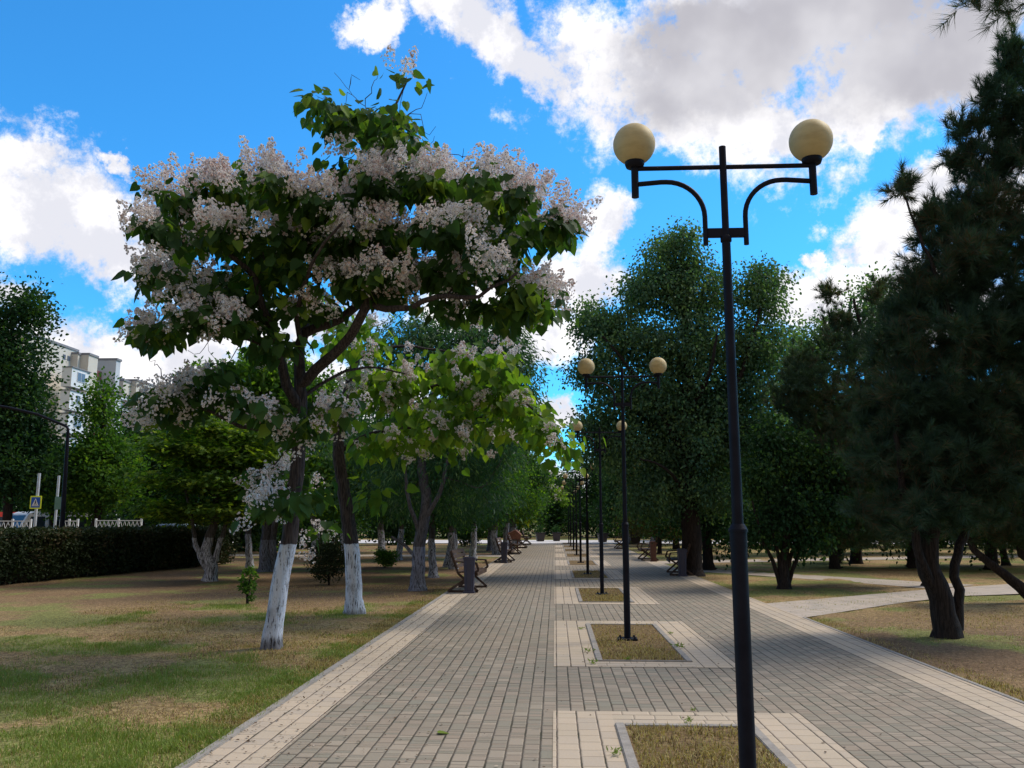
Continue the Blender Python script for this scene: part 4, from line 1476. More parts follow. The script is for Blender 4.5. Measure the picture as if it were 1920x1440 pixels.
GR = 'whitewashed trees along the left side of the walk'
rtA = row_tree(51, M['leaf_dark'], M['bark_worn'], tr=0.13)
place(rtA, (*G(813, 1081), 0), 0.3, 'slim tree with crooked whitewashed trunk between grey trunk and first bench', GR, 0.95)
rtB = row_tree(52, M['leaf_mid'], M['bark_worn'], tr=0.2, h=5.8, r=2.2)
place(rtB, (*G(842, 1063), 0), 1.0, 'tree with broad white trunk just left of the first bench', GR)
rows = [(rtA, (850, 1066), 2.0, 1.05, 'thin dark-footed tree leaning beside the broad white trunk'),
        (rtA, (886, 1046), 3.1, 1.2, 'tree with pale grey trunk rising behind the first bench'),
        (rtB, (931, 1039), 4.0, 1.0, 'tree with thick bright white trunk behind the second bench'),
        (rtA, (947, 1033), 5.0, 1.3, 'tree with narrow white trunk just past the thick one'),
        (rtB, (958, 1028), 0.5, 1.05, 'tree with bluish white trunk behind the second bench\'s far end'),
        (rtA, (970, 1022), 1.5, 1.2, 'tree with dim white trunk beside the brown stand'),
        (rtB, (716, 1036), 2.5, 1.0, 'tree with mottled white trunk above the small shrub, mid lawn'),
        (rtA, (747, 1050), 3.6, 1.1, 'tree with thin dark trunk between mottled trunk and grey trunk'),
        (rtA, (468, 1063), 0.9, 1.0, 'tree with short slim white trunk above the little sapling'),
        (rtB, (590, 1037), 1.9, 1.1, 'tree with dark white-flecked trunk left of the round bush'),
        (rtB, (650, 1045), 4.4, 1.1, 'tree with dark trunk hidden behind the second catalpa')]
for (src, px, rot, sc, lab) in rows:
    copy_thing(src, (*G(*px), 0), rot, sc, lab, GR)
# yellowing tree overhanging the walk, and a far blossoming catalpa
ry = row_tree(53, M['leaf_yellow'], M['bark_grey'], LEAF_HEART, h=4.8, r=1.9, size=0.17, per=60, zlow=1.4)
place(ry, (-2.9, 54.0, 0), 0.0, 'yellow-green tree overhanging the far walk on the left', None, 1.1)
ry2 = copy_thing(T2, (-3.0, 60.5, 0), -0.35, 1.05, 'far catalpa whose white blossom shows beside the last lamp globes')
rg = row_tree(54, M['leaf_mid'], M['bark_grey'], LEAF_OVAL, h=6.0, r=2.3, size=0.13, zlow=1.2, per=120)
place(rg, (-3.6, 47.5, 0), 2.0, 'bushy bright green tree over the third left bench', None, 1.0)

# shrubs on the left lawn
def shrub(name, label, base, r, h, n, size, leaf, seed, per=40, style='any', tmpl=LEAF_OVAL, cat='shrub', zc=0.5, spread=None):
    rr = np.random.default_rng(seed)
    return broad_tree(name, label, cat, base, [([(base[0], base[1], -.02), (base[0], base[1], h * .2), (base[0] + .03, base[1], h * .6)], 0.03, 0.012)],
                      [((base[0], base[1], h * zc), (r, r, h * .46), n)], leaf, tmpl, per, spread or (r * .16, r * .16, r * .14), size, style, M['bark_dark'], seed, lock_z=0.02, zpen=0.1, step=0.12, rtip=0.003)[0]


shrub('round_bush', 'dense dark rounded bush standing between the two whitewashed catalpa trunks', G(617, 1096), 0.50, 1.25, 130, 0.055, M['leaf_hedge'], 61)
shrub('sapling', 'little green sapling alone on the brown lawn left of the catalpa', G(464, 1131), 0.17, 0.78, 26, 0.06, M['leaf_mid'], 62, per=22, zc=.5)
shrub('small_shrub', 'small spreading green shrub in front of the mottled white trunk', G(722, 1063), 0.42, 0.62, 50, 0.07, M['leaf_mid'], 63)
shrub('small_shrub', 'dark low bush on the lawn right of the broad white trunk', G(880, 1024), 0.9, 1.5, 60, 0.12, M['leaf_dark'], 64)

# clipped hedge
rng = np.random.default_rng(71)
ha, hb_ = Vector((-15.7, 14.0)), Vector((-13.0, 33.0))
nh = 46000
f = rng.random(nh)
face = rng.random(nh)
dx = np.where(face < 0.62, rng.normal(0.62, 0.07, nh), rng.uniform(-0.65, 0.65, nh))
z = np.where(face < 0.62, rng.uniform(0.05, 1.32, nh), 1.31 + rng.normal(0, 0.045, nh))
lump = (fbm(f * 60, z * 2, 1.0, 3) - 0.5) * 0.35
hx = ha.x + (hb_.x - ha.x) * f + dx + lump
hy = ha.y + (hb_.y - ha.y) * f + rng.normal(0, .03, nh)
# leaves thin out near the foot so stems show
keep = rng.random(nh) < np.clip(0.25 + z * 1.1, 0, 1)
P = np.stack([hx, hy, z], axis=1)[keep]
hroot = tag(empty('hedge', (ha.x, ha.y, 0)), 'long dark clipped hedge along the back of the left lawn', 'hedge')
scatter('foliage', P - np.array([ha.x, ha.y, 0]), norm(rng.normal(size=P.shape)), norm(rng.normal(size=P.shape) + np.array([.8, 0, .5])), rng.uniform(.05, .11, len(P)), LEAF_OVAL, M['leaf_hedge'], hroot)
hm = MB()
rr = random.Random(4)
for i in range(170):
    ff = rr.random()
    x = (hb_.x - ha.x) * ff + rr.uniform(-.4, .5)
    y = (hb_.y - ha.y) * ff
    hm.tube([(x, y, -0.03), (x + rr.uniform(-.08, .08), y + rr.uniform(-.12, .12), 0.5), (x + rr.uniform(-.15, .15), y + rr.uniform(-.2, .2), 1.25)], [0.016, 0.012, 0.006], 5, caps=False)
hm.build('stem', mat_plain('hedge_stem', (0.16, 0.125, 0.09), 0.9, 0.1), hroot)
# dense inner mass of twigs so no daylight passes
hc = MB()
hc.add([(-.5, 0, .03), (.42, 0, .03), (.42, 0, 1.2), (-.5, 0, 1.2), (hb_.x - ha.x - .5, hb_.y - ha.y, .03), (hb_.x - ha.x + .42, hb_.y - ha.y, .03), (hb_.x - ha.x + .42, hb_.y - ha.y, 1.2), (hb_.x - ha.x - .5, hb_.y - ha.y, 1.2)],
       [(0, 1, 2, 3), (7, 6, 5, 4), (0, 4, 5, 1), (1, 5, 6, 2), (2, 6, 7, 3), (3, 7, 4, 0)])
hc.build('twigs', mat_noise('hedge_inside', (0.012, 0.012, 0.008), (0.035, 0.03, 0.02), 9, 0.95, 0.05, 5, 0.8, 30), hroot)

# big trees beyond the hedge
def big_tree(label, u, Y, blobs, leaf, seed, n_per=100, size=0.17, tmpl=LEAF_OVAL, spread=(.38, .38, .3), group=None, tr=0.22, style='any', cat='tree', bark=None):
    bx = at(u, 977, Y)[0]
    zc = max(b_[0][2] for b_ in blobs)
    return broad_tree('broadleaf_tree', label, cat, (bx, Y), [(straight((bx, Y), (blobs[0][0][0], blobs[0][0][1], zc), 6, .15, seed, -.05), tr, 0.05)],
                      blobs, leaf, tmpl, n_per, spread, size, style, bark or M['bark_dark'], seed, group, lock_z=1.3, step=0.5)


GB = 'tall trees beyond the hedge'
big_tree('tall dark tree filling the left edge of the view', 20, 36, [pb(10, 700, 36, 78, 110, 95), pb(62, 580, 36, 34, 45, 20), pb(-20, 590, 36, 60, 60, 24), pb(-70, 740, 36, 90, 150, 60), pb(40, 810, 36, 50, 90, 50), pb(40, 870, 36, 75, 60, 50), pb(-20, 880, 36, 90, 55, 40)], M['leaf_dark'], 81, group=GB)
big_tree('upright bright green tree in front of the apartment block', 185, 38, [pb(185, 850, 38, 45, 60, 60), pb(182, 775, 38, 20, 35, 14), pb(190, 730, 38, 6, 20, 4), pb(200, 890, 38, 72, 70, 60), pb(150, 920, 38, 60, 50, 30)], M['leaf_mid'], 82, group=GB)
big_tree('narrow pointed dark green tree right of the apartment block', 268, 44, [pb(255, 820, 44, 34, 50, 30), pb(240, 770, 44, 8, 25, 5), pb(300, 850, 44, 70, 80, 50), pb(260, 920, 44, 60, 55, 40)], M['leaf_dark'], 83, group=GB)
big_tree('dark tree closing the gap behind the maple', 380, 46, [pb(360, 870, 46, 80, 60, 60), pb(440, 820, 46, 80, 80, 60), pb(540, 860, 46, 120, 90, 70)], M['leaf_dark'], 84, group=GB)
big_tree('dark tree trunk and crown behind the street lamp', 110, 40, [pb(100, 880, 40, 60, 60, 50), pb(60, 915, 40, 60, 24, 24), pb(130, 925, 40, 50, 24, 24)], M['leaf_dark'], 85, group=GB)

# ------------------------------------------------------------------ right side: elm, shrubs, pines
bs = G(1297, 1078)
Ye = bs[1]
PN = 1.75
EB = [pb(1270, 480, Ye, 62, 48, 34), pb(1215, 545, Ye, 70, 55, 40), pb(1320, 545, Ye, 70, 60, 40), pb(1430, 540, Ye, 48, 55, 30), pb(1120, 600, Ye, 55, 34, 22), pb(1175, 640, Ye, 90, 50, 44),
      pb(1290, 650, Ye, 90, 70, 55), pb(1420, 640, Ye, 62, 60, 36), pb(1110, 700, Ye, 42, 34, 16), pb(1190, 740, Ye, 90, 60, 44), pb(1310, 760, Ye, 90, 70, 46), pb(1410, 750, Ye, 70, 80, 40),
      pb(1115, 800, Ye, 42, 46, 18), pb(1180, 850, Ye, 80, 60, 36), pb(1290, 860, Ye, 90, 60, 40), pb(1390, 850, Ye, 70, 60, 34), pb(1230, 930, Ye, 90, 40, 30), pb(1330, 930, Ye, 70, 40, 24), pb(1350, 700, Ye + 1, 90, 80, 40), pb(1200, 790, Ye + 1, 90, 60, 36), pb(1300, 800, Ye + 1, 110, 90, 50)]
broad_tree('elm_tree', 'tall dark green elm with thick trunk and drooping leaves behind the lamps', 'tree', bs,
           [([(bs[0], bs[1], -.05), at(1297, 1010, Ye), at(1290, 930, Ye), at(1285, 830, Ye), at(1290, 740, Ye), at(1285, 620, Ye), at(1275, 500, Ye)], 0.33, 0.07)],
           EB, M['leaf_elm'], LEAF_OVAL, 84, (.23, .23, .2), 0.105, 'hang', M['bark_dark'], 91,
           limbs=[([at(1290, 900, Ye), at(1340, 800, Ye - .4), at(1390, 700, Ye - .5), at(1425, 580, Ye - .5)], 0.14, 0.03),
                  ([at(1288, 850, Ye), at(1230, 760, Ye - .6), at(1180, 690, Ye - .9), at(1130, 630, Ye - 1)], 0.13, 0.03),
                  ([at(1290, 780, Ye), at(1330, 700, Ye - 1.2), at(1345, 620, Ye - 1.6)], 0.1, 0.03),
                  ([at(1290, 930, Ye), at(1250, 880, Ye - 1.5), at(1200, 860, Ye - 2)], 0.08, 0.02)], zpen=0.25)
PN = 1.0
copy_src = row_tree(92, M['leaf_dark'], M['bark_dark'], LEAF_OVAL, h=6.0, r=2.4, size=0.14, zlow=0.9, n=160, per=110, tr=0.2, spread=(.36, .36, .28))
GRB = 'dark trees in the park on the right'
place(copy_src, (*G(1330, 1068), 0), 0.0, 'slim dark tree standing right behind the elm', GRB, 0.95)

bs = G(1470, 1104)
Ys = bs[1]
broad_tree('multi_stem_tree', 'bushy green tree with fan of thin stems in the right lawn', 'tree', bs,
           [([(bs[0], bs[1], -.02), at(1470, 1060, Ys), at(1475, 1000, Ys), at(1470, 900, Ys)], 0.14, 0.03)] +
           [([at(1470 + s_ * 8, 1095, Ys), at(1470 + s_ * 22, 1050, Ys), at(1470 + s_ * 42, 1010, Ys + s_ * .2), at(1470 + s_ * 60, 940, Ys + s_ * .3)], 0.06, 0.018) for s_ in (-1, -.45, .5, 1.0)],
           [pb(1440, 800, Ys, 34, 40, 16), pb(1480, 850, Ys, 40, 34, 20), pb(1420, 890, Ys, 42, 44, 24), pb(1530, 880, Ys + .4, 50, 60, 28), pb(1480, 950, Ys, 60, 30, 26), pb(1420, 985, Ys, 44, 26, 16), pb(1550, 960, Ys + .3, 60, 50, 28), pb(1510, 1010, Ys, 60, 20, 16)],
           M['leaf_dark'], LEAF_OVAL, 74, (.19, .19, .17), 0.10, 'hang', M['bark_dark'], 93, lock_z=0.8)

# back row on the right
rbrown = row_tree(94, M['leaf_brown'], M['bark_dark'], LEAF_OVAL, h=5.0, r=2.0, size=0.13, zlow=0.8, n=130, per=100, tr=0.12, spread=(.34, .34, .26))
place(rbrown, (5.2, 44.0, 0), 0.0, 'brownish green tree behind the second lamp post', GRB, 0.9)
back = [(copy_src, (9.6, 30.5), 0.4, 0.85, 'dark tree behind the fan-stemmed tree, low crown'), (rbrown, (11.0, 34.5), 1.4, 0.9, 'brownish tree with slim stem behind the dark path'),
        (copy_src, (12.4, 31.0), 2.4, 1.0, 'dark tree left of the pine trunks in the back lawn'), (copy_src, (14.6, 30.0), 3.3, 1.0, 'thick dark tree seen just left of the three pine stems'),
        (rbrown, (16.6, 33.0), 4.1, 1.1, 'brownish tree seen between the pine stems'), (copy_src, (17.4, 27.5), 5.1, 0.95, 'dark tree right of the pine stems'),
        (copy_src, (20.5, 31.0), 0.2, 1.1, 'dark twin-stemmed looking tree near the right edge'), (rbrown, (24.0, 36.0), 1.1, 1.2, 'far brownish tree at the right edge of the park'),
        (copy_src, (8.5, 40.0), 2.0, 1.0, 'tree deep behind the elm trunk'), (copy_src, (13.5, 44.0), 3.0, 1.2, 'tall tree deep in the park behind the pines'),
        (rbrown, (6.6, 57.0), 4.0, 1.1, 'low brownish tree beside the far right bench'), (copy_src, (18.5, 46.0), 4.6, 1.3, 'tall tree in the last row of the right park'),
        (copy_src, (7.0, 50.5), 5.5, 1.05, 'dark tree behind the third and fourth lamps'), (copy_src, (24.5, 44.0), 2.2, 1.3, 'tall dark tree far right in the last row'),
        (copy_src, (5.6, 64.0), 1.0, 1.2, 'dark tree over the far planter on the right'), (copy_src, (10.5, 62.0), 3.7, 1.3, 'tall far tree beyond the elm')]
for (src, xy, rot, sc, lab) in back:
    copy_thing(src, (xy[0], xy[1], 0), rot, sc, lab, GRB)
GF_ = 'trees closing the far end of the walk'
far = [(-14, 92, 1.3), (-8.5, 96, 1.2), (-4.5, 104, 1.25), (-1.0, 112, 1.1), (6.2, 100, 1.3), (10.5, 92, 1.4), (16, 98, 1.5), (-21, 88, 1.4), (24, 92, 1.5), (2.4, 160, 1.6)]
fl_lab = ['far tree third from left in the closing row', 'far tree left of the walk\'s vanishing point', 'far tree just left of the last globes', 'low far tree behind the last globes',
          'far tree right of the pale road end', 'far tree behind the second lamp post', 'far tree hidden deep behind the elm', 'leftmost far tree of the closing row', 'rightmost far tree of the closing row', 'most distant tree at the end of the pale road']
for i, (x, y, s) in enumerate(far):
    copy_thing([copy_src, rtB, rg][i % 3], (x, y, 0), i * 1.3, s, fl_lab[i], GF_)

low = row_tree(96, M['leaf_dark'], M['bark_dark'], LEAF_OVAL, h=6.5, r=3.4, size=0.24, zlow=-0.1, n=170, per=70, tr=0.2, spread=(.6, .6, .45))
GW = 'bushy trees round the edge of the park'
place(low, (-8.0, 86.0, 0), 0.0, 'bushy dark tree with leaves to the ground beyond the pale road, left of the walk', GW, 1.1)
wl = []
for i in range(26):
    a_ = -0.62 + i * 0.052
    d_ = 84 + 12 * ((i * 7) % 5) / 4
    wl.append((d_ * math.sin(a_), d_ * math.cos(a_), 0.98 + .3 * ((i * 3) % 4) / 3))
for x_, y_, s_ in [(-17, 46, .8), (-14.5, 53, .85), (-19, 58, .9), (-11, 60, .8), (-22, 50, .9), (13, 54, .8), (18, 58, .9), (23, 56, .9), (28, 54, .95), (33, 52, 1.0), (30, 44, .9), (10, 72, .9)]:
    wl.append((x_, y_, s_))
for i, (x_, y_, s_) in enumerate(sorted(wl)):
    copy_thing(low, (x_, y_, 0), i * 1.7, s_, 'bushy dark tree in the distant leafy edge that closes the park', GW)

# loose broadleaf crown showing above the pines
big_tree('loose grey-green tree whose top shows above the pines on the right', 1600, 34, [pb(1600, 620, 34, 60, 60, 40), pb(1640, 560, 34, 45, 50, 24), pb(1530, 650, 34, 40, 50, 22), pb(1500, 690, 34, 60, 60, 60), pb(1520, 780, 34, 80, 70, 60), pb(1550, 640, 34, 40, 40, 20), pb(1490, 640, 34, 30, 40, 14), pb(1680, 620, 34, 80, 80, 40), pb(1600, 760, 34, 120, 80, 60)], M['leaf_elm'], 95, n_per=70, size=0.13, spread=(.34, .34, .34))

# pines
PN = 1.7
GP = 'black pines on the right'
bs = G(1775, 1192)
Yp = bs[1]
pine_tree('pine_tree', 'big black pine with three dark stems filling the right edge', bs,
          [([(bs[0], bs[1], -.03), at(1770, 1150, Yp), at(1752, 1080, Yp), at(1738, 1030, Yp), at(1760, 900, Yp), at(1800, 700, Yp), at(1850, 400, Yp), at(1895, 150, Yp)], 0.17, 0.03),
           ([at(1775, 1150, Yp), at(1745, 1090, Yp - .1), at(1725, 1040, Yp - .2), at(1690, 900, Yp - .3), at(1680, 700, Yp - .4)], 0.075, 0.025),
           ([at(1795, 1180, Yp + .05), at(1797, 1110, Yp + .1), at(1790, 1050, Yp + .2), at(1850, 900, Yp + .5), at(1920, 650, Yp + .8)], 0.075, 0.03)],
          [pb(1700, 352, Yp - .5, 16, 14, 5), pb(1735, 400, Yp - .5, 18, 18, 5), pb(1790, 300, Yp + .3, 14, 22, 5), pb(1815, 240, Yp, 16, 24, 6), pb(1850, 170, Yp, 18, 26, 6), pb(1900, 90, Yp, 12, 20, 5), pb(1895, 130, Yp, 28, 45, 14), pb(1885, 220, Yp, 55, 45, 22), pb(1860, 300, Yp, 60, 50, 26), pb(1830, 400, Yp, 85, 50, 36), pb(1760, 430, Yp, 50, 34, 14),
           pb(1800, 500, Yp, 110, 60, 60), pb(1740, 560, Yp, 70, 50, 36), pb(1760, 650, Yp, 130, 70, 80), pb(1690, 600, Yp, 40, 40, 14), pb(1880, 620, Yp, 90, 100, 60), pb(1720, 760, Yp, 120, 70, 80),
           pb(1850, 780, Yp, 110, 80, 70), pb(1720, 870, Yp, 130, 60, 80), pb(1860, 900, Yp, 110, 60, 60), pb(1740, 960, Yp, 130, 40, 50), pb(1930, 450, Yp, 80, 120, 50), pb(1980, 700, Yp, 100, 200, 60), pb(1950, 250, Yp, 60, 100, 30)],
          301, M['needle'], M['bark_dark'], GP,
          limbs=[([at(1800, 700, Yp), at(1760, 520, Yp - .4), at(1720, 430, Yp - .5), at(1690, 360, Yp - .5)], 0.05, 0.012), ([at(1830, 520, Yp), at(1770, 460, Yp + .4), at(1730, 380, Yp + .4)], 0.035, 0.01)])
bs = (9.4, 22.5)
Yq = 22.5
pine_tree('pine_tree', 'dark spreading pine standing left of the big three-stemmed pine', bs,
          [([(bs[0], bs[1], -.03), (bs[0], bs[1], 1.5), at(1640, 800, Yq), at(1620, 640, Yq), at(1600, 560, Yq)], 0.17, 0.03)],
          [pb(1552, 552, Yq, 12, 16, 6), pb(1575, 600, Yq, 22, 24, 9), pb(1650, 560, Yq, 26, 40, 10), pb(1500, 690, Yq, 40, 34, 16), pb(1480, 760, Yq, 40, 40, 16), pb(1620, 660, Yq, 90, 60, 44), pb(1560, 740, Yq, 110, 60, 54), pb(1660, 760, Yq, 100, 80, 54), pb(1560, 840, Yq, 120, 60, 60), pb(1640, 900, Yq, 130, 70, 70),
           pb(1540, 930, Yq, 90, 60, 44), pb(1600, 1000, Yq, 110, 34, 44)],
          302, M['needle2'], M['bark_dark'], GP, length=0.19, n=46, width=0.013, twig=0.3)
bs = G(1975, 1130)
Yr = bs[1]
pine_tree('pine_tree', 'pine leaning in from the right edge, low slanted trunk', bs,
          [([(bs[0], bs[1], -.03), at(1925, 1110, Yr), at(1880, 1075, Yr), at(1835, 1040, Yr), at(1810, 1000, Yr)], 0.14, 0.05), ([(bs[0], bs[1], 0.0), at(1945, 1060, Yr), at(1915, 1020, Yr), at(1930, 900, Yr), at(1960, 700, Yr)], 0.13, 0.04)],
          [pb(1830, 980, Yr, 70, 40, 30), pb(1900, 930, Yr, 70, 60, 44), pb(1960, 850, Yr, 90, 90, 50), pb(1900, 1010, Yr, 50, 20, 14)],
          303, M['needle2'], M['bark_dark'], GP, length=0.16, n=50, width=0.011, lock_z=.7)
# pine just outside the frame on the right, one bough reaching in at the top
pine_tree('pine_tree', 'pine outside the right edge with one needle bough hanging in at the top corner', (6.4, 5.4),
          [([(6.4, 5.4, -.03), (6.35, 5.4, 2), (6.3, 5.45, 4), (6.3, 5.5, 6.2), (6.25, 5.5, 7.6)], 0.17, 0.04)],
          [(at(1900, -20, 6.1), (.22, .2, .10), 7), (at(1850, -12, 6.1), (.16, .16, .06), 5), (at(1800, -16, 6.1), (.10, .1, .03), 3), (at(1900, 22, 6.1), (.10, .1, .03), 3), (at(1990, -20, 6.1), (.3, .3, .15), 8),
           ((6.2, 5.2, 6.8), (1.2, 1.2, .9), 60), ((6.8, 4.6, 5.2), (1.4, 1.4, .9), 80), ((7.4, 5.8, 3.6), (1.2, 1.5, .9), 80), ((7.0, 3.6, 4.2), (1.2, 1.2, 1), 60), ((7.6, 7.2, 4.6), (1.0, .8, 1.2), 60)],  # unseen crown, enlarged to shade the ground on the right
          304, M['needle'], M['bark_dark'], GP, limbs=[([(6.3, 5.5, 5.4), (5.2, 5.8, 5.75), (4.4, 6.0, 5.72), at(1880, -20, 6.1)], 0.05, 0.012)], extra=2, up=0.1, length=0.13, n=60, width=0.0045)

PN = 1.0
# ------------------------------------------------------------------ far left: lamp, sign, fence, cars, houses
sl = tag(empty('street_lamp', (*at(112, 1058, 26.0)[:2], 0)), 'black street lamp with a long arm bent over the hedge, far left', 'street lamp')
base = Vector(sl.location)
topz = at(128, 803, 26.0)
tx = topz[0] - base.x
mb = MB()
mb.tube([(0, 0, -.02), (tx * .3, 0, 1.4)], [0.11, 0.10], 12)
mb.tube([(tx * .3, 0, 1.38), (tx, 0, topz[2] - .12)], [0.075, 0.05], 12)
mb.build('pole', M['metal'], sl)
mb = MB()
e1 = Vector(at(70, 777, 26.0)) - base
e2 = Vector(at(20, 765, 26.0)) - base
e3 = Vector(at(-30, 757, 26.0)) - base
mb.tube([(tx, 0, topz[2] - .14), (tx, 0, topz[2] - .03), (tx - .05, 0, topz[2] + .05), (tx - .16, 0, topz[2] + .10), e1, e2, e3], 0.042, 10)
mb.build('arm', M['metal'], sl)
mb = MB()
mb.lathe([(0.03, .1), (.13, .06), (.16, 0), (.12, -.08), (.02, -.10)], (e3.x - .15, e3.y, e3.z), 16)
mb.build('lamp_head', mat_plain('lamp_head', (0.3, 0.3, 0.3), .4), sl)

M['signpole'] = mat_plain('galvanised', (0.50, 0.53, 0.57), 0.45, 0.4)
SY = 30.0
p0 = at(64, 1000, SY)
sg = tag(empty('crossing_sign', (p0[0], SY, 0)), 'blue pedestrian crossing sign on yellow board beside the road', 'road sign')
mb = MB()
mb.tube([(0, 0, 0), (0, 0, 3.3)], 0.05, 10)
mb.build('pole', M['signpole'], sg)
mb = MB()
zc = at(66, 942, SY)[2]
mb.box(-.21, .21, -.075, -.055, zc - .23, zc + .23, bev=0.006)
bd = mb.build('board', mat_plain('sign_yellow', (0.80, 0.86, 0.05), .5), sg)
mb = MB()
mb.box(-.165, .165, -.082, -.077, zc - .185, zc + .185)
mb.build('blue_panel', mat_plain('sign_blue', (0.02, 0.10, 0.45), .5), bd)
mb = MB()
mb.add([(-.13, -.086, zc - .135), (.13, -.086, zc - .135), (0, -.086, zc + .145)], [(0, 1, 2)])
mb.build('white_triangle', mat_plain('sign_white', (0.8, 0.8, 0.8), .5), bd)
mb = MB()                                          # walking figure on a zebra
def flat(pts, yy=-.090):
    mb.add([(x, yy, zc + z_) for x, z_ in pts], [tuple(range(len(pts)))])
flat([(-.012, .045), (.012, .045), (.016, .065), (.0, .078), (-.016, .065)])
flat([(-.022, -.02), (.02, -.02), (.018, .038), (-.02, .038)])
flat([(-.022, -.022), (.0, -.022), (-.035, -.10), (-.055, -.10)])
flat([(.0, -.022), (.02, -.022), (.052, -.10), (.032, -.10)])
flat([(.018, .036), (.022, .022), (.055, -.01), (.048, .0)])
for q in range(4):
    flat([(-.095 + q * .055, -.125), (-.065 + q * .055, -.125), (-.07 + q * .053, -.108), (-.092 + q * .053, -.108)])
mb.build('walking_figure', mat_plain('sign_black', (0.015, 0.015, 0.015), .5), bd)
sp = tag(empty('sign_post', (p0[0] + .38, SY + .6, 0)), 'grey metal post with small back-turned sign beside the crossing sign', 'post')
mb = MB()
mb.tube([(0, 0, 0), (0, 0, 3.25)], 0.045, 10)
mb.build('pole', M['signpole'], sp)
mb = MB()
mb.box(-.05, .24, -.07, -.05, zc - .25, zc + .22, bev=0.01)
mb.build('plate', mat_plain('sign_back', (0.12, 0.22, 0.2), .5), sp)

# white pedestrian railing: panels between posts
M['whitepaint'] = mat_plain('white_paint', (0.72, 0.72, 0.72), .5)
def rail(label, p, q, h=1.62):
    p, q = Vector((p[0], p[1], 0)), Vector((q[0], q[1], 0))
    root = tag(empty('railing', p), label, 'fence', 'white street railings beyond the hedge')
    L_ = (q - p).length
    d = (q - p).normalized()
    n = max(2, round(L_ / 2.0))
    pm = MB()
    for i in range(n + 1):
        c_ = d * (L_ * i / n)
        ms = MB()
        ms.box(c_.x - .035, c_.x + .035, c_.y - .035, c_.y + .035, -.02, h + .06, bev=.006)
        ms.build('post', M['whitepaint'], root)
    for z_ in (h - .02, h - .62):
        pm.bar((0, 0, z_), tuple(d * L_ + Vector((0, 0, z_))), .035, .035)
    k_ = int(L_ / .16)
    for i in range(k_):
        a_ = d * (L_ * i / k_)
        b_ = d * (L_ * (i + 1) / k_)
        pm.bar((a_.x, a_.y, h - .6), (b_.x, b_.y, h - .04), .014, .014)
        pm.bar((b_.x, b_.y, h - .6), (a_.x, a_.y, h - .04), .014, .014)
    pm.build('panel', M['whitepaint'], root)


rail('white lattice railing at the far left by the crossing sign', at(-10, 977, 32), at(58, 977, 32))
rail('short white lattice railing between street lamp and tree', at(114, 977, 32), at(146, 977, 32))
rail('long white lattice railing right of the upright green tree', at(180, 977, 34), at(265, 977, 34), 1.64)


def car(label, loc, rot, col, van=False, group='cars on the street beyond the hedge'):
    root = tag(empty('parked_car', loc), label, 'car', group)
    root.rotation_euler = (0, 0, rot)
    paint = mat_plain('car_paint', col, .3, .5, vary=.03)
    glass = bpy.data.materials.get('car_glass') or mat_plain('car_glass', (0.03, 0.04, 0.05), .1, .6)
    rub = bpy.data.materials.get('tyre_rubber') or mat_plain('tyre_rubber', (0.02, 0.02, 0.02), .8)
    prof = [(-2.3, .35), (-2.35, .9), (-2.1, 1.05), (-1.5, 1.95), (-1.2, 2.05), (1.9, 2.05), (2.1, 1.9), (2.15, .6), (2.1, .35)] if van else [(-2.1, .35), (-2.15, .7), (-2.0, .88), (-1.25, .95), (-0.65, 1.40), (0.65, 1.46), (1.5, 1.02), (2.0, .95), (2.12, .6), (2.1, .35)]
    m_ = MB()
    n = len(prof)
    vs_ = []
    for sgn, ins in ((-1, 0), (1, 0)):
        for (x, z_) in prof:
            yw = .85 if z_ < 1.0 else .85 - (z_ - 1.0) * (.12 if van else .5)
            vs_.append((x, sgn * yw, z_))
    m_.add(vs_, [tuple(range(n))[::-1], tuple(range(n, 2 * n))] + [(i, (i + 1) % n, n + (i + 1) % n, n + i) for i in range(n)])
    m_.build('body', paint, root)
    for sgn in (-1, 1):
        w_ = MB()
        y_ = lambda z_: sgn * (.858 - max(0, z_ - 1.0) * (.12 if van else .5))
        if van:
            w_.add([(-1.75, y_(1.2), 1.2), (-.7, y_(1.2), 1.2), (-.7, y_(1.8), 1.8), (-1.4, y_(1.8), 1.8)], [(0, 1, 2, 3)])
            w_.add([(-.5, y_(1.2), 1.2), (1.8, y_(1.2), 1.2), (1.8, y_(1.8), 1.8), (-.5, y_(1.8), 1.8)], [(0, 1, 2, 3)])
            w_.build('side_window', glass, root)
            continue
        w_.add([(-1.1, y_(1.0), 1.0), (0.0, y_(1.0), 1.0), (0.0, y_(1.37), 1.37), (-.6, y_(1.36), 1.36)], [(0, 1, 2, 3)])
        w_.add([(.06, y_(1.0), 1.0), (1.35, y_(1.03), 1.03), (.65, y_(1.39), 1.39), (.06, y_(1.37), 1.37)], [(0, 1, 2, 3)])
        w_.build('side_window', glass, root)
    for (x0, z0_, x1, z1_, nm) in (((-2.02, 1.17, -1.55, 1.87, 'windscreen'),) if van else ((-1.2, .99, -.70, 1.37, 'windscreen'), (1.44, 1.07, .75, 1.43, 'rear_window'))):
        w_ = MB()
        o_ = -.012 if x0 < 0 else .012
        w_.add([(x0 + o_, -.72, z0_), (x0 + o_, .72, z0_), (x1 + o_, .58, z1_), (x1 + o_, -.58, z1_)], [(0, 1, 2, 3)])
        w_.build(nm, glass, root)
    for x in (-1.35, 1.35):
        for s_ in (-1, 1):
            w_ = MB()
            w_.tube([(x, s_ * .70, .31), (x, s_ * .875, .31)], .31, 18)
            w_.build('wheel', rub, root)
    return root


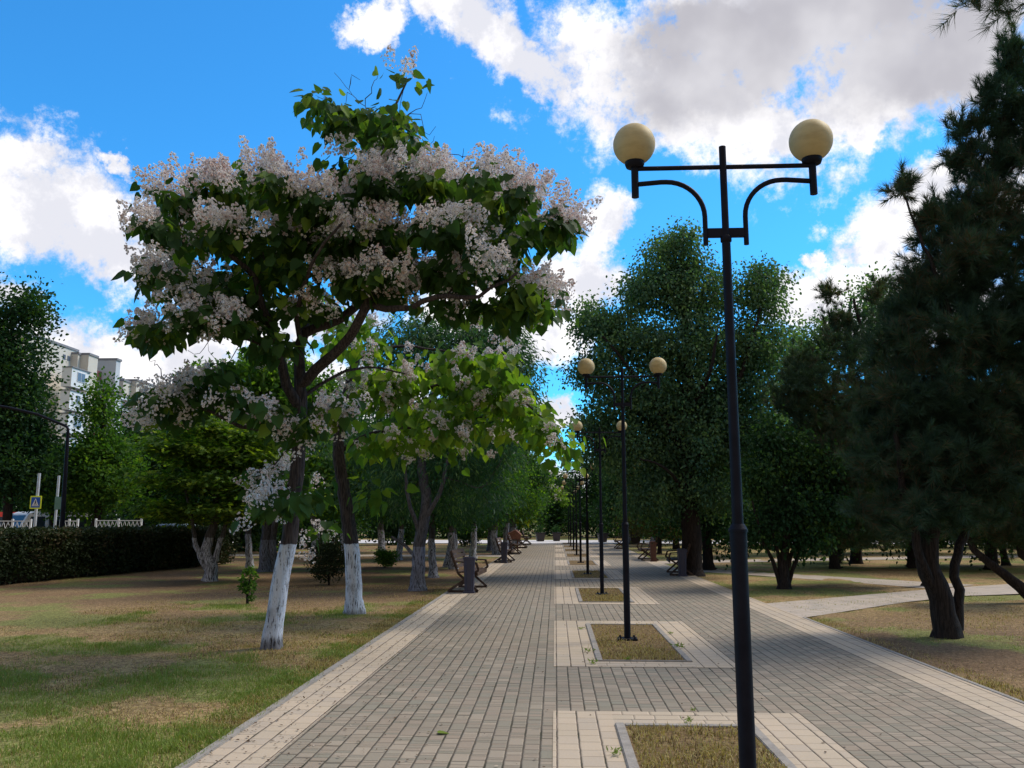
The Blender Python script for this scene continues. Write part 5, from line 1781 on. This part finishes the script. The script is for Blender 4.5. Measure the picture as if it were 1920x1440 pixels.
ROAD = 0.02
c0 = at(92, 977, 43)
car('white van seen over the hedge right of the crossing sign', (c0[0], c0[1], ROAD), 1.1, (0.7, 0.7, 0.7), True)
c0 = at(-8, 977, 43.5)
car('red van at the far left edge behind the railing', (c0[0] - .6, c0[1], ROAD), 1.2, (0.42, 0.04, 0.03), True)
c0 = at(330, 977, 47)
car('pale blue car glimpsed over the hedge beside the maple', (c0[0], c0[1], ROAD), 1.3, (0.35, 0.45, 0.55))

# apartment blocks
M['bld'] = mat_noise('beige_render', (0.58, 0.53, 0.46), (0.64, 0.59, 0.52), 0.3, 0.9, 0.15, 5)
M['bldw'] = mat_noise('white_panel', (0.66, 0.67, 0.68), (0.74, 0.75, 0.76), 0.4, 0.7, 0.2, 4)
M['bldg'] = mat_noise('pale_grey_wall', (0.46, 0.48, 0.51), (0.54, 0.56, 0.59), 0.4, 0.9, 0.15, 4)
M['pane'] = mat_plain('window_glass', (0.10, 0.13, 0.18), .12, .6)
M['frame'] = mat_plain('window_frame', (0.7, 0.7, 0.7), .5)
M['roofedge'] = mat_plain('roof_edge', (0.22, 0.22, 0.24), .8)
M['redrail'] = mat_plain('red_rail', (0.30, 0.10, 0.10), .6)
BXP = -62.0


def ybx(u, dx=0.0):
    return atx(u, 900, BXP + dx)[1]


def zb(u, v, dx=0.0):
    return atx(u, v, BXP + dx)[2]


def block(label, u0, u1, roof_pts, bay, loggia, seed, vents, n_fl):
    y0, y1 = ybx(u0), ybx(u1)
    root = tag(empty('apartment_block', (BXP, y0, 0)), label, 'building', 'apartment blocks across the street')
    def loc(y):
        return y - y0
    w_ = MB()
    # stepped wall pieces
    for (ua, ub, vtop_u, vtop, dx) in roof_pts:
        ya, yb = ybx(ua, dx), ybx(ub, dx)
        zt = zb(vtop_u, vtop, dx)
        w_.box(-14 + dx * .1, dx, loc(ya), loc(yb), -1, zt)
    w_.build('wall', M['bld'], root)
    r_ = MB()
    for (ua, ub, vtop_u, vtop, dx) in roof_pts:
        ya, yb = ybx(ua, dx), ybx(ub, dx)
        zt = zb(vtop_u, vtop, dx)
        r_.box(-14.1 + dx * .1, dx + .12, loc(ya) - .03, loc(yb) + .03, zt + .002, zt + .28)
    r_.build('roof_edge', M['roofedge'], root)
    ua, ub, vt, dx = bay
    ya, yb = ybx(ua, dx + 1.25), ybx(ub, dx + 1.25)
    zt = zb(ua, vt, dx + 1.25)
    fh = 2.85
    bm_ = MB()
    for i in range(n_fl):
        z1 = zt - i * fh
        bm_.box(dx + .004, dx + 1.25, loc(ya), loc(yb), z1 - 2.35, z1 - 0.02)
    bm_.build('balcony', M['bldw'], root)
    for i in range(n_fl):
        z1 = zt - i * fh
        cap = MB()
        cap.box(dx, dx + 1.38, loc(ya) - .1, loc(yb) + .1, z1, z1 + .12)
        cap.build('balcony_roof', M['roofedge'], root)
        rr_ = random.Random(seed + i)
        k_ = 2 if i % 2 == 0 else 4
        wy0 = loc(ya) + (loc(yb) - loc(ya)) * (.30 if i % 2 == 0 else .12)
        wy1 = loc(ya) + (loc(yb) - loc(ya)) * (.72 if i % 2 == 0 else .95)
        f_ = MB()
        f_.box(dx + 1.252, dx + 1.31, wy0, wy1, z1 - 1.55, z1 - .35)
        fo = f_.build('window', M['frame'], root)
        for q_ in range(k_):
            a_ = wy0 + (wy1 - wy0) * (q_ + .06) / k_
            b_ = wy0 + (wy1 - wy0) * (q_ + .94) / k_
            g_ = MB()
            g_.box(dx + 1.312, dx + 1.33, a_, b_, z1 - 1.48, z1 - .42)
            g_.build('pane', M['pane'] if (q_ + i) % 2 == 0 or i % 2 == 0 and q_ else M['bldw'], fo)
    if loggia:
        ua, ub, vt, vb, dxl = loggia
        ya, yb = ybx(ua, dxl + 1.4), ybx(ub, dxl + 1.4)
        for i in range(4):
            zf = zb(ua, vb, dxl + 1.4) - i * fh
            s_ = MB()
            s_.box(dxl, dxl + 1.4, loc(ya), loc(yb), zf - .15, zf)
            s_.bar((dxl + 1.38, loc(ya), zf + 1.0), (dxl + 1.38, loc(yb), zf + 1.0), .05, .06)
            nb = 10
            for q_ in range(nb):
                yy = loc(ya) + (loc(yb) - loc(ya)) * (q_ + .5) / nb
                s_.box(dxl + 1.36, dxl + 1.40, yy - .12, yy + .05, zf, zf + .98)
            s_.build('railing', M['redrail'], root)
            g_ = MB()
            g_.box(dxl + .003, dxl + .06, loc(ya) + .4, loc(ya) + 1.4, zf + .1, zf + 2.1)
            g_.build('window', M['pane'], root)
    v_ = MB()
    for (u_, vv_, du) in vents:
        y_ = ybx(u_)
        z_ = zb(u_, vv_)
        yq = ybx(u_ + du)
        v_.box(roof_pts[0][4] + .003, roof_pts[0][4] + .05, loc(y_), loc(yq), z_ - .35, z_ + .25)
    if vents:
        v_.build('vent', M['pane'], root)
    return root


block('tall beige apartment block with white glazed balconies, left above the trees', 20, 184,
      [(20, 127, 127, 653, 0.0), (127, 148, 137, 661, 0.9), (148, 166, 157, 662, 2.0), (166.2, 184, 175, 674, -2.2)], (118, 153, 683, 1.9), (167, 183, 672, 704, -2.15), 5,
      [(98, 661, 5), (107, 664, 5)], 5)
block('lower beige apartment block further along the street', 203, 330,
      [(203, 218, 210, 706, 0.0), (218, 243, 230, 714, 1.2), (243, 262, 252, 713, 2.0), (262, 330, 262, 716, 0.6)], (206, 236, 736, 1.3), None, 9, [(258.5, 738, 3)], 4)
ew = MB()
zt = zb(190, 671)
root_e = tag(empty('stair_tower', (BXP, ybx(185), 0)), 'pale grey end tower beside the tall beige apartment block', 'building')
ew.box(-9, 1.2, .05, ybx(194) - ybx(185), -1, zt)
ew.build('wall', M['bldg'], root_e)
ew = MB()
ew.box(-9.1, 1.35, 0.0, ybx(194) - ybx(185) + .1, zt + .002, zt + .3)
ew.build('roof_edge', M['roofedge'], root_e)

# ------------------------------------------------------------------ fallen bits on the paving, weeds at the kerbs
rng = np.random.default_rng(401)
n = 1700
y = 5.0 + 22 * rng.random(n) ** 1.4
x = np.where(rng.random(n) < .72, XL0 + rng.exponential(0.55, n), rng.uniform(XL0, XR1, n))
P = np.stack([np.clip(x, XL0, XR1), y, np.full(n, 0.010)], axis=1)
T = np.stack([rng.normal(size=n), rng.normal(size=n), rng.normal(0, .12, n)], axis=1)
N = np.stack([rng.normal(0, .25, n), rng.normal(0, .25, n), np.ones(n)], axis=1)
o = scatter('fallen_petals', P, T, N, rng.uniform(.008, .034, n), LEAF_OVAL, mat_leaf('withered_bits', (0.07, 0.045, 0.03), (0.17, 0.11, 0.07), (0.5, 0.42, 0.34), .1, trans=.1))
tag(o, 'withered brown petals and leaf bits scattered on the paving', 'litter', kind='stuff')
gl_ = G(821, 1376)
o = scatter('fallen_leaf', np.array([[gl_[0], gl_[1], .008]]), np.array([[1., .1, 0]]), np.array([[0, 0, 1.]]), [0.085], LEAF_HEART, mat_leaf('fresh_leaf', (0.14, 0.19, 0.03), (0.15, 0.2, 0.03), trans=.1))
tag(o, 'single fresh green leaf lying on the grey paving', 'leaf')


def weed(px, s, label, seed):
    rr = np.random.default_rng(seed)
    b_ = G(*px)
    k_ = 26
    P_ = np.stack([rr.normal(0, s * .25, k_), rr.normal(0, s * .2, k_), rr.uniform(0, s * .3, k_)], axis=1)
    T_ = norm(np.stack([rr.normal(size=k_), rr.normal(size=k_), rr.uniform(.1, .9, k_)], axis=1))
    o_ = scatter('weed', P_, T_, rr.normal(size=(k_, 3)), rr.uniform(.3, .7, k_) * s, LEAF_NARROW, M['blade_green'])
    o_.location = (b_[0], b_[1], 0.01)
    tag(o_, label, 'weed', 'weeds growing from the paving joints')


weed((1291, 1357), .09, 'green weed at the far kerb of the nearest bed', 1)
weed((1155, 1418), .09, 'weed at the left kerb of the nearest bed', 2)
weed((1103, 1224), .10, 'weed at the left kerb of the second bed', 3)
weed((1113, 1246), .10, 'weed on the joint in front of the second bed', 4)
weed((1180, 1240), .08, 'low weed at the front edge of the second bed', 5)
weed((1273, 1216), .11, 'tall thin weed at the right kerb of the second bed', 6)
weed((1258, 1190), .07, 'small weed beside the upper right kerb of the second bed', 7)
weed((1300, 1335), .05, 'tiny weed between grey pavers left of the nearest lamp post', 8)
weed((1090, 1181), .08, 'weed near the far left corner of the second bed', 9)
